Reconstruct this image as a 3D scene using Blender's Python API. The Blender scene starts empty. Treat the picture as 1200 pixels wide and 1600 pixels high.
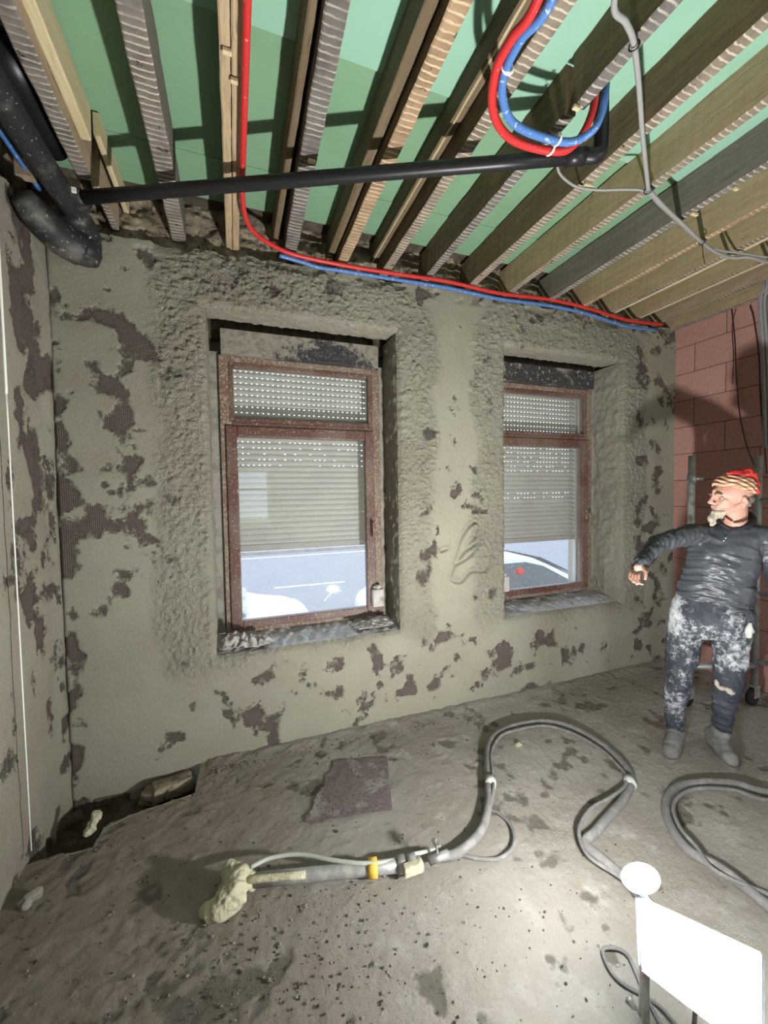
import bpy, bmesh, math, random
import numpy as np
from mathutils import Vector, Matrix, noise as mnoise

# ------------------------------------------------------------------ camera, world, exposure
SC = bpy.context.scene
COL = SC.collection
CAM_H = 1.62
FPX, YAW, PITCH, ROLL = 632.3, 0.35228, 0.04104, -0.01627
fw = Vector((math.sin(YAW)*math.cos(PITCH), math.cos(YAW)*math.cos(PITCH), -math.sin(PITCH)))
_r = Vector((math.cos(YAW), -math.sin(YAW), 0)); _u = _r.cross(fw)
RT = _r*math.cos(ROLL) + _u*math.sin(ROLL); UP = -_r*math.sin(ROLL) + _u*math.cos(ROLL)
camd = bpy.data.cameras.new('camera'); cam = bpy.data.objects.new('camera', camd); COL.objects.link(cam)
camd.sensor_fit = 'VERTICAL'; camd.sensor_height = 36; camd.lens = FPX*36/1600; camd.clip_start = .02; camd.clip_end = 500
M = Matrix.Identity(4)
for i in range(3): M[i][0] = RT[i]; M[i][1] = UP[i]; M[i][2] = -fw[i]
M.translation = Vector((0, 0, CAM_H)); cam.matrix_world = M
SC.camera = cam
SC.view_settings.view_transform = 'Standard'; SC.view_settings.look = 'None'
SC.view_settings.exposure = 0.72; SC.view_settings.gamma = 1; SC.view_settings.use_curve_mapping = False
w = bpy.data.worlds.new('sky'); SC.world = w; w.use_nodes = True
wb = w.node_tree.nodes['Background']; wb.inputs[0].default_value = (.72, .84, 1, 1); wb.inputs[1].default_value = 2.6
LAMP_PANEL, LAMP_HEAD = 22, 3000     # emission strengths of the work light on the floor

def fill_light(name, loc, size, watts, target, col=(.9, .95, 1)):
    l = bpy.data.lights.new(name, 'AREA'); l.shape = 'RECTANGLE'; l.size, l.size_y = size; l.energy = watts; l.color = col
    o = bpy.data.objects.new(name, l); COL.objects.link(o); o.location = loc
    o.rotation_euler = (Vector(target)-Vector(loc)).to_track_quat('-Z', 'Y').to_euler()
fill_light('fill_rear_opening', (3.25, -2.66, 1.35), (.95, 1.9), 24, (1.0, 2.0, 1.3))     # added fill light, placed at the made-up rear opening
def at(u, v, **k):                 # a point of the photograph measured on a plane of the room
    d = RT*(u-600) - UP*(v-800) + fw*FPX; (ax, val), = k.items(); i = 'xyz'.index(ax); c = Vector((0, 0, CAM_H))
    return c + d*((val-c[i])/d[i])

# ------------------------------------------------------------------ noise
def _h(ix, iy, s):
    n = (ix.astype(np.int64)*374761393 + iy.astype(np.int64)*668265263 + s*974634777) & 0x7fffffff
    n = (n ^ (n >> 13))*1274126177 & 0x7fffffff
    return ((n ^ (n >> 16)) & 0xffff)/65535.0
def vn(x, y, s=0):
    ix = np.floor(x); iy = np.floor(y); fx = x-ix; fy = y-iy
    fx = fx*fx*(3-2*fx); fy = fy*fy*(3-2*fy)
    a = _h(ix, iy, s); b = _h(ix+1, iy, s); c = _h(ix, iy+1, s); d = _h(ix+1, iy+1, s)
    return (a*(1-fx)+b*fx)*(1-fy) + (c*(1-fx)+d*fx)*fy
def fbm(x, y, f, o=4, s=0):
    r = 0; a = .5; t = 0
    for i in range(o): r = r + a*vn(x*f+17.3*i, y*f-9.1*i, s+i*7); t += a; a *= .5; f *= 2.03
    return r/t
def sst(a, b, x): t = np.clip((x-a)/(b-a), 0, 1); return t*t*(3-2*t)

# ------------------------------------------------------------------ materials
def mat(name, col=(.5, .5, .5), rough=.7, metal=0, **kw):
    m = bpy.data.materials.new(name); m.use_nodes = True; nt = m.node_tree; N = nt.nodes; L = nt.links
    b = N['Principled BSDF']; b.inputs['Base Color'].default_value = (*col, 1); b.inputs['Roughness'].default_value = rough
    b.inputs['Metallic'].default_value = metal; b.inputs['Specular IOR Level'].default_value = kw.get('spec', .35)
    if kw.get('emit'): b.inputs['Emission Color'].default_value = (*kw['emit'], 1); b.inputs['Emission Strength'].default_value = kw['es']
    tc = N.new('ShaderNodeTexCoord'); mp = N.new('ShaderNodeMapping'); mp.inputs['Scale'].default_value = kw.get('map', (1, 1, 1))
    L.new(tc.outputs['Object'], mp.inputs[0]); cur = None
    def noise(sc, det=4, rgh=.55, vec=None):
        n = N.new('ShaderNodeTexNoise'); n.inputs['Scale'].default_value = sc; n.inputs['Detail'].default_value = det; n.inputs['Roughness'].default_value = rgh
        L.new(vec or mp.outputs[0], n.inputs['Vector']); return n.outputs['Fac']
    def ramp(f, a, c):
        r = N.new('ShaderNodeMapRange'); r.interpolation_type = 'SMOOTHSTEP'; r.inputs[1].default_value = a; r.inputs[2].default_value = c
        L.new(f, r.inputs[0]); return r.outputs[0]
    def mix(f, a, c):
        x = N.new('ShaderNodeMix'); x.data_type = 'RGBA'; L.new(f, x.inputs[0])
        if hasattr(a, 'links') or isinstance(a, bpy.types.NodeSocket): L.new(a, x.inputs[6])
        else: x.inputs[6].default_value = (*a, 1)
        if isinstance(c, bpy.types.NodeSocket): L.new(c, x.inputs[7])
        else: x.inputs[7].default_value = (*c, 1)
        return x.outputs[2]
    cur = col
    for (sc, lo, hi, c) in kw.get('spots', []): cur = mix(ramp(noise(sc), lo, hi), cur, c)
    if not isinstance(cur, tuple): L.new(cur, b.inputs['Base Color'])
    bump = kw.get('bump')
    if bump:
        bn = N.new('ShaderNodeBump'); bn.inputs['Strength'].default_value = bump[1]; bn.inputs['Distance'].default_value = bump[2] if len(bump) > 2 else .01
        L.new(noise(bump[0], 6, .6), bn.inputs['Height']); L.new(bn.outputs[0], b.inputs['Normal'])
    m['h'] = 1
    return m, N, L, b, noise, ramp, mix, mp, cur
def M1(*a, **k): return mat(*a, **k)[0]

def attr(N, name):
    a = N.new('ShaderNodeAttribute'); a.attribute_name = name; return a.outputs['Fac']
def math_(N, L, op, a, b=None):
    n = N.new('ShaderNodeMath'); n.operation = op
    for i, v in enumerate((a, b)):
        if v is None: continue
        if isinstance(v, (int, float)): n.inputs[i].default_value = v
        else: L.new(v, n.inputs[i])
    return n.outputs[0]

def plaster_mat(name, base, alt, expo):
    m, N, L, b, noise, ramp, mix, mp, _ = mat(name, base, .93, spec=.15)
    tc = [n for n in N if n.type == 'TEX_COORD'][0]
    c = mix(ramp(noise(1.7, 5), .35, .68), base, alt)
    c = mix(math_(N, L, 'MULTIPLY', ramp(noise(45, 5), .58, .75), .35), c, tuple(x*.55 for x in base))
    pt = math_(N, L, 'ADD', attr(N, 'patch'), math_(N, L, 'MULTIPLY', math_(N, L, 'SUBTRACT', noise(48, 8, .85), .5), 2.4))
    pm = ramp(pt, .42, .80)
    # woven mesh grid seen in the bare patches
    wv = []
    for ax in 'XZY':
        wn = N.new('ShaderNodeTexWave'); wn.bands_direction = ax; wn.inputs['Scale'].default_value = 32; wn.inputs['Distortion'].default_value = .6; L.new(mp.outputs[0], wn.inputs['Vector']); wv.append(wn.outputs['Fac'])
    grid = math_(N, L, 'MULTIPLY', math_(N, L, 'MULTIPLY', wv[0], wv[1]), wv[2])
    ec = mix(ramp(noise(7, 4), .4, .65), expo, tuple(x*y for x, y in zip(base, (.62, .6, .6))))
    ec = mix(ramp(grid, .15, .6), tuple(x*.5 for x in expo), ec)
    c = mix(pm, c, ec); L.new(c, b.inputs['Base Color'])
    # bump: fine grit, strong crusty relief where sprayed, weave in the patches
    vor = N.new('ShaderNodeTexNoise'); vor.inputs['Scale'].default_value = 64; vor.inputs['Detail'].default_value = 3; vor.inputs['Distortion'].default_value = 1.3
    L.new(mp.outputs[0], vor.inputs['Vector'])
    h = math_(N, L, 'ADD', math_(N, L, 'MULTIPLY', noise(90, 6, .7), .33), math_(N, L, 'MULTIPLY', math_(N, L, 'MULTIPLY', vor.outputs['Fac'], attr(N, 'rough')), 1.35))
    h = math_(N, L, 'ADD', h, math_(N, L, 'MULTIPLY', math_(N, L, 'MULTIPLY', grid, pm), .4))
    h = math_(N, L, 'SUBTRACT', h, math_(N, L, 'MULTIPLY', pm, .45))
    bn = N.new('ShaderNodeBump'); bn.inputs['Strength'].default_value = .9; bn.inputs['Distance'].default_value = .018
    L.new(h, bn.inputs['Height']); L.new(bn.outputs[0], b.inputs['Normal'])
    return m
PLB = (.305, .292, .232)
PL = plaster_mat('grey_green_render', PLB, (.265, .245, .195), (.235, .185, .165))
m_, N_, L_, b_, noise_, ramp_, mix_, mp_, _ = mat('pink_block', (.36, .17, .14), .9, spec=.15)
bk = N_.new('ShaderNodeTexBrick'); bk.inputs['Color1'].default_value = (.50, .28, .24, 1); bk.inputs['Color2'].default_value = (.43, .23, .195, 1); bk.inputs['Mortar'].default_value = (.09, .045, .04, 1)
bk.inputs['Scale'].default_value = 1; bk.inputs['Brick Width'].default_value = .5; bk.inputs['Row Height'].default_value = .245; bk.inputs['Mortar Size'].default_value = .0035; bk.inputs['Mortar Smooth'].default_value = .3
cx_ = N_.new('ShaderNodeSeparateXYZ'); cm_ = N_.new('ShaderNodeCombineXYZ'); L_.new(mp_.outputs[0], cx_.inputs[0]); L_.new(cx_.outputs[1], cm_.inputs[0]); L_.new(cx_.outputs[2], cm_.inputs[1]); L_.new(cm_.outputs[0], bk.inputs['Vector'])
L_.new(mix_(math_(N_, L_, 'MULTIPLY', ramp_(noise_(60, 5, .8), .5, .62), .45), bk.outputs['Color'], (.27, .14, .12)), b_.inputs['Base Color'])
_bn = N_.new('ShaderNodeBump'); _bn.inputs['Strength'].default_value = .7; _bn.inputs['Distance'].default_value = .006; L_.new(noise_(70, 6, .8), _bn.inputs['Height']); L_.new(_bn.outputs[0], b_.inputs['Normal'])
BLOCK = m_

m_, N_, L_, b_, noise_, ramp_, mix_, mp_, _ = mat('dusty_screed', (.25, .215, .175), .9, spec=.2)
c = mix_(ramp_(noise_(1.3, 5), .38, .62), (.36, .335, .295), (.29, .262, .225))
c = mix_(ramp_(noise_(5.5, 6, .65), .52, .72), c, (.42, .40, .36))
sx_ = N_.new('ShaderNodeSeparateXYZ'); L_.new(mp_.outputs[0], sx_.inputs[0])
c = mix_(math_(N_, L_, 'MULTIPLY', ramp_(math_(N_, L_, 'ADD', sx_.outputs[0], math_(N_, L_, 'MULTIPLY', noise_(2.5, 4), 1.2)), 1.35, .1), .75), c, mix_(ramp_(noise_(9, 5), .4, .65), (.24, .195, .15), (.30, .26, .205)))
c = mix_(math_(N_, L_, 'MULTIPLY', ramp_(noise_(75, 4, .8), .6, .7), .6), c, (.14, .12, .10))
c = mix_(ramp_(math_(N_, L_, 'ADD', attr(N_, 'patch'), math_(N_, L_, 'MULTIPLY', math_(N_, L_, 'SUBTRACT', noise_(30, 5, .7), .5), .5)), .45, .75), c, (.165, .15, .125))
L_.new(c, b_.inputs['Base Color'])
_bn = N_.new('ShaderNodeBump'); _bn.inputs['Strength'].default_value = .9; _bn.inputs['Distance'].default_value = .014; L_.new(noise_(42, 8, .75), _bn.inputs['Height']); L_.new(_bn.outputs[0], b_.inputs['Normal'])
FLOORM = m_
RUBBLE = M1('old_masonry', (.20, .16, .115), .95, spots=[(9, .4, .6, (.32, .27, .2)), (28, .55, .7, (.07, .055, .04))], bump=(30, 1, .02))
DARKR = M1('dark_rubble', (.07, .055, .04), .95, spots=[(14, .45, .65, (.12, .095, .07))], bump=(30, 1, .02))
BOARD = M1('green_board', (.185, .325, .20), .85, spots=[(2.2, .4, .7, (.165, .29, .175)), (120, .68, .74, (.30, .42, .33))])
BOARD2 = M1('mint_board', (.26, .46, .34), .85, spots=[(2.5, .4, .7, (.24, .43, .31))])

def wood_mat(name, a, bcol, dark=None):
    return M1(name, a, .82, map=(9, .8, 9), spots=[(4, .4, .65, bcol), (14, .55, .75, dark or tuple(x*.6 for x in a))], bump=(18, .4, .005))
def lath_mat(name, dark, light, holes=.5, per=60):
    m, N, L, b, noise, ramp, mix, mp, _ = mat(name, dark, .9, spec=.15)
    wn = N.new('ShaderNodeTexWave'); wn.bands_direction = 'Y'; wn.inputs['Scale'].default_value = per*.314/2; wn.inputs['Distortion'].default_value = 1.6; wn.inputs['Detail'].default_value = 3; wn.inputs['Detail Scale'].default_value = 2.5
    L.new(mp.outputs[0], wn.inputs['Vector'])
    base = mix(ramp(noise(11, 5), .35, .7), dark, tuple(x*.65 for x in dark))
    c = mix(math_(N, L, 'MULTIPLY', ramp(wn.outputs['Fac'], .72, .98), ramp(noise(7, 4), .25, .6)), base, light)
    c = mix(ramp(noise(13, 4, .8), .62, .68), c, tuple(x*.2 for x in dark))
    L.new(c, b.inputs['Base Color'])
    bn = N.new('ShaderNodeBump'); bn.inputs['Strength'].default_value = .6; bn.inputs['Distance'].default_value = .003; L.new(wn.outputs['Fac'], bn.inputs['Height']); L.new(bn.outputs[0], b.inputs['Normal'])
    return m
W_OLD = wood_mat('brown_joist', (.135, .095, .052), (.18, .13, .072))
W_OLIVE = wood_mat('olive_joist', (.33, .255, .145), (.38, .30, .18))
W_GREY = wood_mat('grey_joist', (.14, .128, .10), (.17, .155, .125))
W_TAN = wood_mat('tan_joist', (.30, .23, .15), (.36, .28, .19))
W_ORANGE = wood_mat('orange_joist', (.26, .15, .06), (.2, .11, .045))
W_NEW = wood_mat('new_batten', (.50, .42, .25), (.56, .48, .30), (.42, .34, .2))
W_NEWD = wood_mat('brown_batten', (.13, .095, .055), (.16, .12, .07))
L_GREY = lath_mat('lath_marks_grey', (.19, .165, .145), (.46, .41, .33), per=72)
L_DARK = lath_mat('lath_marks_dark', (.15, .135, .125), (.40, .36, .30), per=72)
L_TAN = lath_mat('lath_marks_tan', (.34, .235, .145), (.55, .43, .29), per=72)
L_ROUGH = lath_mat('lath_marks_plaster', (.22, .18, .14), (.46, .41, .32), per=80)
L_PLAIN = wood_mat('light_plank', (.42, .32, .20), (.34, .25, .15), (.2, .14, .08))

FRAME = M1('brown_window_paint', (.098, .046, .035), .5, spots=[(3, .42, .62, (.135, .088, .070)), (85, .58, .66, (.30, .25, .20))], bump=(80, .3, .003))
FRAMED = M1('dusty_brown_paint', (.16, .095, .072), .7, spots=[(5, .4, .65, (.20, .155, .12)), (70, .50, .62, (.30, .255, .20))], bump=(80, .5, .004))
SHUT = M1('grey_shutter', (.40, .42, .39), .55, spots=[(4, .4, .7, (.36, .38, .36))])
BOXM = M1('shutter_box_black', (.035, .035, .04), .5, spots=[(4.2, .56, .70, (.25, .235, .19)), (95, .59, .66, (.40, .37, .31)), (26, .58, .66, (.28, .26, .21))], bump=(60, 1, .012))
m_, N_, L_, b_, noise_, ramp_, mix_, mp_, _ = mat('shutter_box_left', (.035, .035, .04), .55)
_s = N_.new('ShaderNodeSeparateXYZ'); L_.new(mp_.outputs[0], _s.inputs[0])
_d = math_(N_, L_, 'ABSOLUTE', math_(N_, L_, 'SUBTRACT', _s.outputs[0], .66)); _q = math_(N_, L_, 'ADD', math_(N_, L_, 'MULTIPLY', _d, 1.3), math_(N_, L_, 'MULTIPLY', math_(N_, L_, 'SUBTRACT', _s.outputs[2], 2.62), 2.2))
_q = math_(N_, L_, 'ADD', _q, math_(N_, L_, 'MULTIPLY', math_(N_, L_, 'SUBTRACT', noise_(22, 6, .75), .5), 1.6))
c = mix_(ramp_(_q, .22, .42), mix_(ramp_(noise_(110, 4, .7), .60, .66), (.035, .035, .042), (.42, .40, .35)), mix_(ramp_(noise_(30, 5), .4, .7), (.29, .27, .22), (.19, .175, .145)))
L_.new(c, b_.inputs['Base Color']); _bn = N_.new('ShaderNodeBump'); _bn.inputs['Strength'].default_value = 1; _bn.inputs['Distance'].default_value = .012; L_.new(noise_(45, 6, .7), _bn.inputs['Height']); L_.new(_bn.outputs[0], b_.inputs['Normal'])
BOXL = m_
BLACK = M1('black_plastic', (.013, .013, .015), .38, spots=[(110, .72, .75, (.3, .29, .27))])
BLACKD = M1('dusty_black_plastic', (.02, .02, .022), .5, spots=[(5, .52, .72, (.12, .115, .10)), (75, .64, .70, (.4, .38, .33))], bump=(50, .5, .006))
RED = M1('red_pipe', (.50, .03, .03), .35, spots=[(80, .66, .72, (.8, .45, .4))])
BLUE = M1('blue_pipe', (.07, .17, .42), .4, spots=[(60, .60, .68, (.42, .48, .58))])
GREYC = M1('grey_conduit', (.27, .27, .265), .5)
TIEW = M1('white_tie', (.72, .72, .68), .5); TIEB = M1('black_tie', (.02, .02, .02), .5)
HOSE = M1('dusty_hose', (.155, .15, .145), .85, spots=[(20, .45, .7, (.23, .22, .21))], bump=(60, .4, .004))
HOSE2 = M1('pale_hose', (.40, .42, .37), .6)
METAL = M1('galvanised', (.42, .43, .42), .45, .6, spots=[(14, .45, .65, (.25, .25, .24))])
METALD = M1('lance_metal', (.30, .30, .29), .5, .3, spots=[(25, .5, .65, (.40, .39, .36))])
YEL = M1('yellow_tape', (.72, .42, .06), .6)
CREAM = M1('cream_mortar', (.50, .47, .33), .85, spots=[(16, .5, .66, (.36, .34, .25))], bump=(45, .9, .012))
MORT = M1('grey_mortar', (.30, .285, .24), .9, spots=[(10, .45, .65, (.2, .19, .16))], bump=(45, 1, .015))
SILL = M1('dusty_sill', (.52, .51, .52), .85, spots=[(12, .52, .7, (.36, .35, .35)), (45, .64, .72, (.2, .19, .18))], bump=(25, .9, .014))
PLAST = M1('dirty_plastic', (.46, .42, .40), .5, spots=[(18, .5, .66, (.27, .25, .235)), (50, .62, .7, (.62, .6, .58))], bump=(35, .9, .01))
WHITE = M1('white_string', (.85, .85, .78), .6)
ASPH = M1('asphalt', (.17, .18, .20), .9, spots=[(1.5, .4, .7, (.155, .165, .185))])
PAINTW = M1('road_paint', (.6, .6, .58), .7); PAVE = M1('paving', (.26, .25, .24), .9, spots=[(3, .45, .6, (.21, .2, .19))])
GRASS = M1('grass', (.16, .42, .05), .9, spots=[(3, .4, .7, (.12, .34, .04))])
FACADE = M1('pale_facade', (.45, .42, .38), .9)

def glass_mat(name, tint=(1, 1, 1), dirt=.0):
    m = bpy.data.materials.new(name); m.use_nodes = True; N = m.node_tree.nodes; L = m.node_tree.links; N.clear()
    o = N.new('ShaderNodeOutputMaterial'); t = N.new('ShaderNodeBsdfTransparent'); t.inputs[0].default_value = (*tint, 1)
    g = N.new('ShaderNodeBsdfGlossy'); g.inputs['Roughness'].default_value = .02; f = N.new('ShaderNodeFresnel'); ge = N.new('ShaderNodeNewGeometry'); ir = N.new('ShaderNodeMapRange'); ir.inputs[3].default_value = 1.5; ir.inputs[4].default_value = 1/1.5; L.new(ge.outputs['Backfacing'], ir.inputs[0]); L.new(ir.outputs[0], f.inputs[0])
    mx = N.new('ShaderNodeMixShader'); L.new(f.outputs[0], mx.inputs[0]); L.new(t.outputs[0], mx.inputs[1]); L.new(g.outputs[0], mx.inputs[2])
    d = N.new('ShaderNodeBsdfDiffuse'); d.inputs[0].default_value = (.55, .53, .46, 1)
    tc = N.new('ShaderNodeTexCoord'); n = N.new('ShaderNodeTexNoise'); n.inputs['Scale'].default_value = 75; n.inputs['Detail'].default_value = 3; L.new(tc.outputs['Object'], n.inputs[0])
    r = N.new('ShaderNodeMapRange'); r.inputs[1].default_value = .67; r.inputs[2].default_value = .71; r.inputs[3].default_value = dirt*.12; r.inputs[4].default_value = dirt; L.new(n.outputs[0], r.inputs[0])
    m2 = N.new('ShaderNodeMixShader'); L.new(r.outputs[0], m2.inputs[0]); L.new(mx.outputs[0], m2.inputs[1]); L.new(d.outputs[0], m2.inputs[2]); L.new(m2.outputs[0], o.inputs[0])
    return m
GLASS = glass_mat('window_glass', dirt=.75)
CARGL = M1('car_glass', (.10, .14, .17), .15, spec=.6); CARW = M1('car_paint_white', (.62, .66, .70), .25); CARB = M1('car_paint_silver', (.5, .55, .6), .25)
TYRE = M1('tyre', (.02, .02, .02), .8)

# ------------------------------------------------------------------ mesh helpers
def link(name, bm, m, parent=None, smooth=False):
    me = bpy.data.meshes.new(name)
    bmesh.ops.recalc_face_normals(bm, faces=bm.faces[:]); bm.to_mesh(me); bm.free()
    for x in (m if isinstance(m, (list, tuple)) else [m]): me.materials.append(x)
    if smooth:
        me.polygons.foreach_set('use_smooth', [True]*len(me.polygons))
    o = bpy.data.objects.new(name, me); COL.objects.link(o)
    if parent: o.parent = parent; o.matrix_parent_inverse = Matrix.Identity(4); o.location = -parent.location if parent.type == 'EMPTY' and parent.parent is None else (0, 0, 0)
    return o
def thing(name, label, cat, loc=(0, 0, 0), group=None):
    o = bpy.data.objects.new(name, None); COL.objects.link(o); o.location = loc; o['label'] = label; o['category'] = cat
    if group: o['group'] = group
    o.empty_display_size = .1
    return o
def tag(o, label, cat, group=None):
    o['label'] = label; o['category'] = cat
    if group: o['group'] = group
    return o
def box(bm, x0, x1, y0, y1, z0, z1, bev=0, mi=0):
    r = bmesh.ops.create_cube(bm, size=1); vs = r['verts']
    for v in vs: v.co = Vector(((x0+x1)/2+v.co.x*(x1-x0), (y0+y1)/2+v.co.y*(y1-y0), (z0+z1)/2+v.co.z*(z1-z0)))
    fs = list({f for v in vs for f in v.link_faces})
    for f in fs: f.material_index = mi
    if bev:
        es = list({e for v in vs for e in v.link_edges}); bmesh.ops.bevel(bm, geom=es, offset=bev, segments=2, affect='EDGES', profile=.6)
    return vs
def B(): return bmesh.new()
def catmull(P, n=8):
    P = [Vector(p) for p in P]
    if len(P) < 3: return [P[0].lerp(P[-1], i/n) for i in range(n+1)]
    Q = [P[0]*2-P[1]] + P + [P[-1]*2-P[-2]]; out = []
    for i in range(1, len(Q)-2):
        a, b, c, d = Q[i-1:i+3]
        for k in range(n):
            t = k/n; out.append(.5*((2*b)+(c-a)*t+(2*a-5*b+4*c-d)*t*t+(3*b-a-3*c+d)*t**3))
    out.append(P[-1]); return out
def tube(bm, pts, r, seg=12, cap=True, mi=0, wob=0):
    pts = [Vector(p) for p in pts]; n = len(pts); rs = r if isinstance(r, (list, tuple)) else [r]*n
    if len(rs) != n: rs = [np.interp(i/(n-1)*(len(rs)-1), range(len(rs)), rs) for i in range(n)]
    rings = []; t0 = (pts[1]-pts[0]).normalized(); nn = t0.orthogonal().normalized()
    for i, p in enumerate(pts):
        t = (pts[min(i+1, n-1)]-pts[max(i-1, 0)]).normalized()
        nn = (nn-t*nn.dot(t)).normalized(); bb = t.cross(nn); ring = []
        for k in range(seg):
            a = 2*math.pi*k/seg; rr = rs[i]*(1+(mnoise.noise(Vector((i*.7, k*1.3, 5)))*wob if wob else 0)); ring.append(bm.verts.new(p+(nn*math.cos(a)+bb*math.sin(a))*rr))
        rings.append(ring)
    for i in range(n-1):
        for k in range(seg):
            f = bm.faces.new((rings[i][k], rings[i][(k+1) % seg], rings[i+1][(k+1) % seg], rings[i+1][k])); f.material_index = mi
    if cap:
        bm.faces.new(rings[0][::-1]).material_index = mi; bm.faces.new(rings[-1]).material_index = mi
    return bm
def tubeobj(name, pts, r, m, parent=None, seg=12, n=8, wob=0):
    bm = B(); tube(bm, catmull(pts, n) if n else pts, r, seg, wob=wob); return link(name, bm, m, parent, True)
def gridmesh(name, U, V, f, m, hole=None, attrs=None, parent=None, flip=False):
    """regular grid; f(u, v) -> (N,3) positions; hole(u, v) -> faces to leave out"""
    uu, vv = np.meshgrid(U, V); nu, nv = len(U), len(V)
    P = f(uu.ravel(), vv.ravel())
    idx = np.arange(nu*nv).reshape(nv, nu)
    q = np.stack([idx[:-1, :-1], idx[:-1, 1:], idx[1:, 1:], idx[1:, :-1]], -1).reshape(-1, 4)
    if flip: q = q[:, ::-1]
    if hole is not None:
        cu = (uu[:-1, :-1]+uu[1:, 1:]).ravel()/2; cv = (vv[:-1, :-1]+vv[1:, 1:]).ravel()/2; q = q[~hole(cu, cv)]
    me = bpy.data.meshes.new(name); me.vertices.add(len(P)); me.vertices.foreach_set('co', P.astype(np.float32).ravel())
    me.loops.add(q.size); me.loops.foreach_set('vertex_index', q.ravel().astype(np.int32)); me.polygons.add(len(q))
    me.polygons.foreach_set('loop_start', np.arange(len(q), dtype=np.int32)*4); me.update(calc_edges=True)
    me.polygons.foreach_set('use_smooth', [True]*len(q)); me.materials.append(m)
    for k, fn in (attrs or {}).items():
        a = me.attributes.new(k, 'FLOAT', 'POINT'); a.data.foreach_set('value', fn(uu.ravel(), vv.ravel()).astype(np.float32))
    o = bpy.data.objects.new(name, me); COL.objects.link(o)
    if parent: o.parent = parent
    return o
def lump(bm, c, r, seed, sub=3, amp=.3, f=3.0, mi=0):
    rr = bmesh.ops.create_icosphere(bm, subdivisions=sub, radius=1)
    c = Vector(c); r = Vector(r) if not isinstance(r, (int, float)) else Vector((r, r, r))
    for v in rr['verts']:
        d = v.co.copy(); k = 1+amp*mnoise.fractal(d*f*.5+Vector((seed*3.1, seed, 0)), .8, 2, 4); v.co = c+Vector((d.x*r.x, d.y*r.y, d.z*r.z))*k
def structure(o): o['kind'] = 'structure'; return o

# ------------------------------------------------------------------ room shell
XL, XR, YB, YF = -.92, 3.93, 2.67, -2.6
FY = 2.95                                  # plane of the window frames
W = [(-.135, 1.10, .64, 2.765), (2.01, 3.25, .625, 2.765)]   # openings in the back wall
def seg_dist(x, z, ax, az, bx, bz):
    t = np.clip(((x-ax)*(bx-ax)+(z-az)*(bz-az))/max((bx-ax)**2+(bz-az)**2, 1e-9), 0, 1); return np.hypot(x-ax-t*(bx-ax), z-az-t*(bz-az))
def rect_d(x, z, r): return np.hypot(np.maximum(np.maximum(r[0]-x, x-r[1]), 0), np.maximum(np.maximum(r[2]-z, z-r[3]), 0))
def wrough(x, z):
    d = np.minimum(rect_d(x, z, W[0]), rect_d(x, z, W[1])); band = .30 + .16*(fbm(x, z, 3, 3, 5)-.5)
    m = 1-sst(band-.06, band+.04, d); m = m*sst(.55, .75, z+.2*fbm(x, z, 3, 2, 8))
    return m*(.75+.25*fbm(x, z, 2, 2, 3)) + .06
DOOD = [[(710, 880), (722, 842), (740, 818), (752, 822), (750, 845), (728, 862), (712, 884)], [(712, 884), (706, 905), (722, 910), (738, 893), (760, 892), (766, 862), (758, 845)],
        [(728, 862), (742, 840), (748, 826)], [(720, 868), (735, 848), (745, 838)], [(712, 884), (735, 870), (752, 848)], [(700, 858), (690, 862)]]
DOOD = [[at(u, v, y=YB-.01) for u, v in s] for s in DOOD]
def wall_h(x, z):                          # relief towards the room
    r = wrough(x, z)
    h = .022*(fbm(x, z, 1.2, 3, 1)-.5) + .006*(fbm(x, z, 7, 3, 2)-.5)
    h = h + r*.030*(np.abs(fbm(x+.04*fbm(x, z, 9, 2, 4), z*1.15, 34, 3, 9)-.5)*2)
    h = h - .007*sst(.42, .55, wpatch(x, z))
    dd = np.full_like(x, 9.)
    near = (x > 1.35) & (x < 2.0) & (z > .85) & (z < 1.6)
    if near.any():
        xs, zs = x[near], z[near]; dn = np.full_like(xs, 9.)
        for s in DOOD:
            cs = catmull(s, 5)
            for a, b in zip(cs[:-1], cs[1:]): dn = np.minimum(dn, seg_dist(xs, zs, a.x, a.z, b.x, b.z))
        dd[near] = dn
    h = h - .024*np.exp(-(dd/.008)**2) + .013*np.exp(-((dd-.018)/.008)**2)
    for w_ in W:                             # rounded arris at the openings
        d = rect_d(x, z, w_); h = h - .028*np.exp(-(d/.016)**1.5)
    # ragged crack in the left corner and at the ceiling line
    h = h - .03*sst(.03, .0, x-XL) - .02*sst(3.02, 3.10, z)*(fbm(x, z, 9, 3, 21) > .45)
    return h
def wpatch(x, z):
    n = fbm(x, z*1.15, 4.6, 5, 31)
    n2 = fbm(x, z, 11, 4, 77)
    bias = -.10 + 0*x
    bias = bias + .13*np.exp(-((z-.38-.02*x)/.2)**2)*sst(-.1, .3, x)*sst(3.3, 2.4, x)        # low band under the windows
    bias = bias + .12*np.exp(-((x+.62)/.2)**2)*sst(.8, 1.3, z)*sst(2.75, 2.5, z)
    bias = bias + .16*np.exp(-((x+.88)/.06)**2)
    bias = bias + .07*np.exp(-((x-1.55)/.2)**2)*sst(.9, 1.2, z)*sst(2.5, 2.2, z) + .06*sst(3.3, 3.5, x)
    bias = bias + .10*np.exp(-((z-2.87)/.09)**2)*sst(-.5, 0, x)*sst(1.3, .9, x)
    d = np.minimum(rect_d(x, z, W[0]), rect_d(x, z, W[1])); bias = bias - .12*sst(.2, .05, d)
    bias = bias - .3*((x > 1.42) & (x < 1.92) & (z > .98) & (z < 1.46))
    return (n*.5+n2*.5+bias-.555)*5+.5
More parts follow.
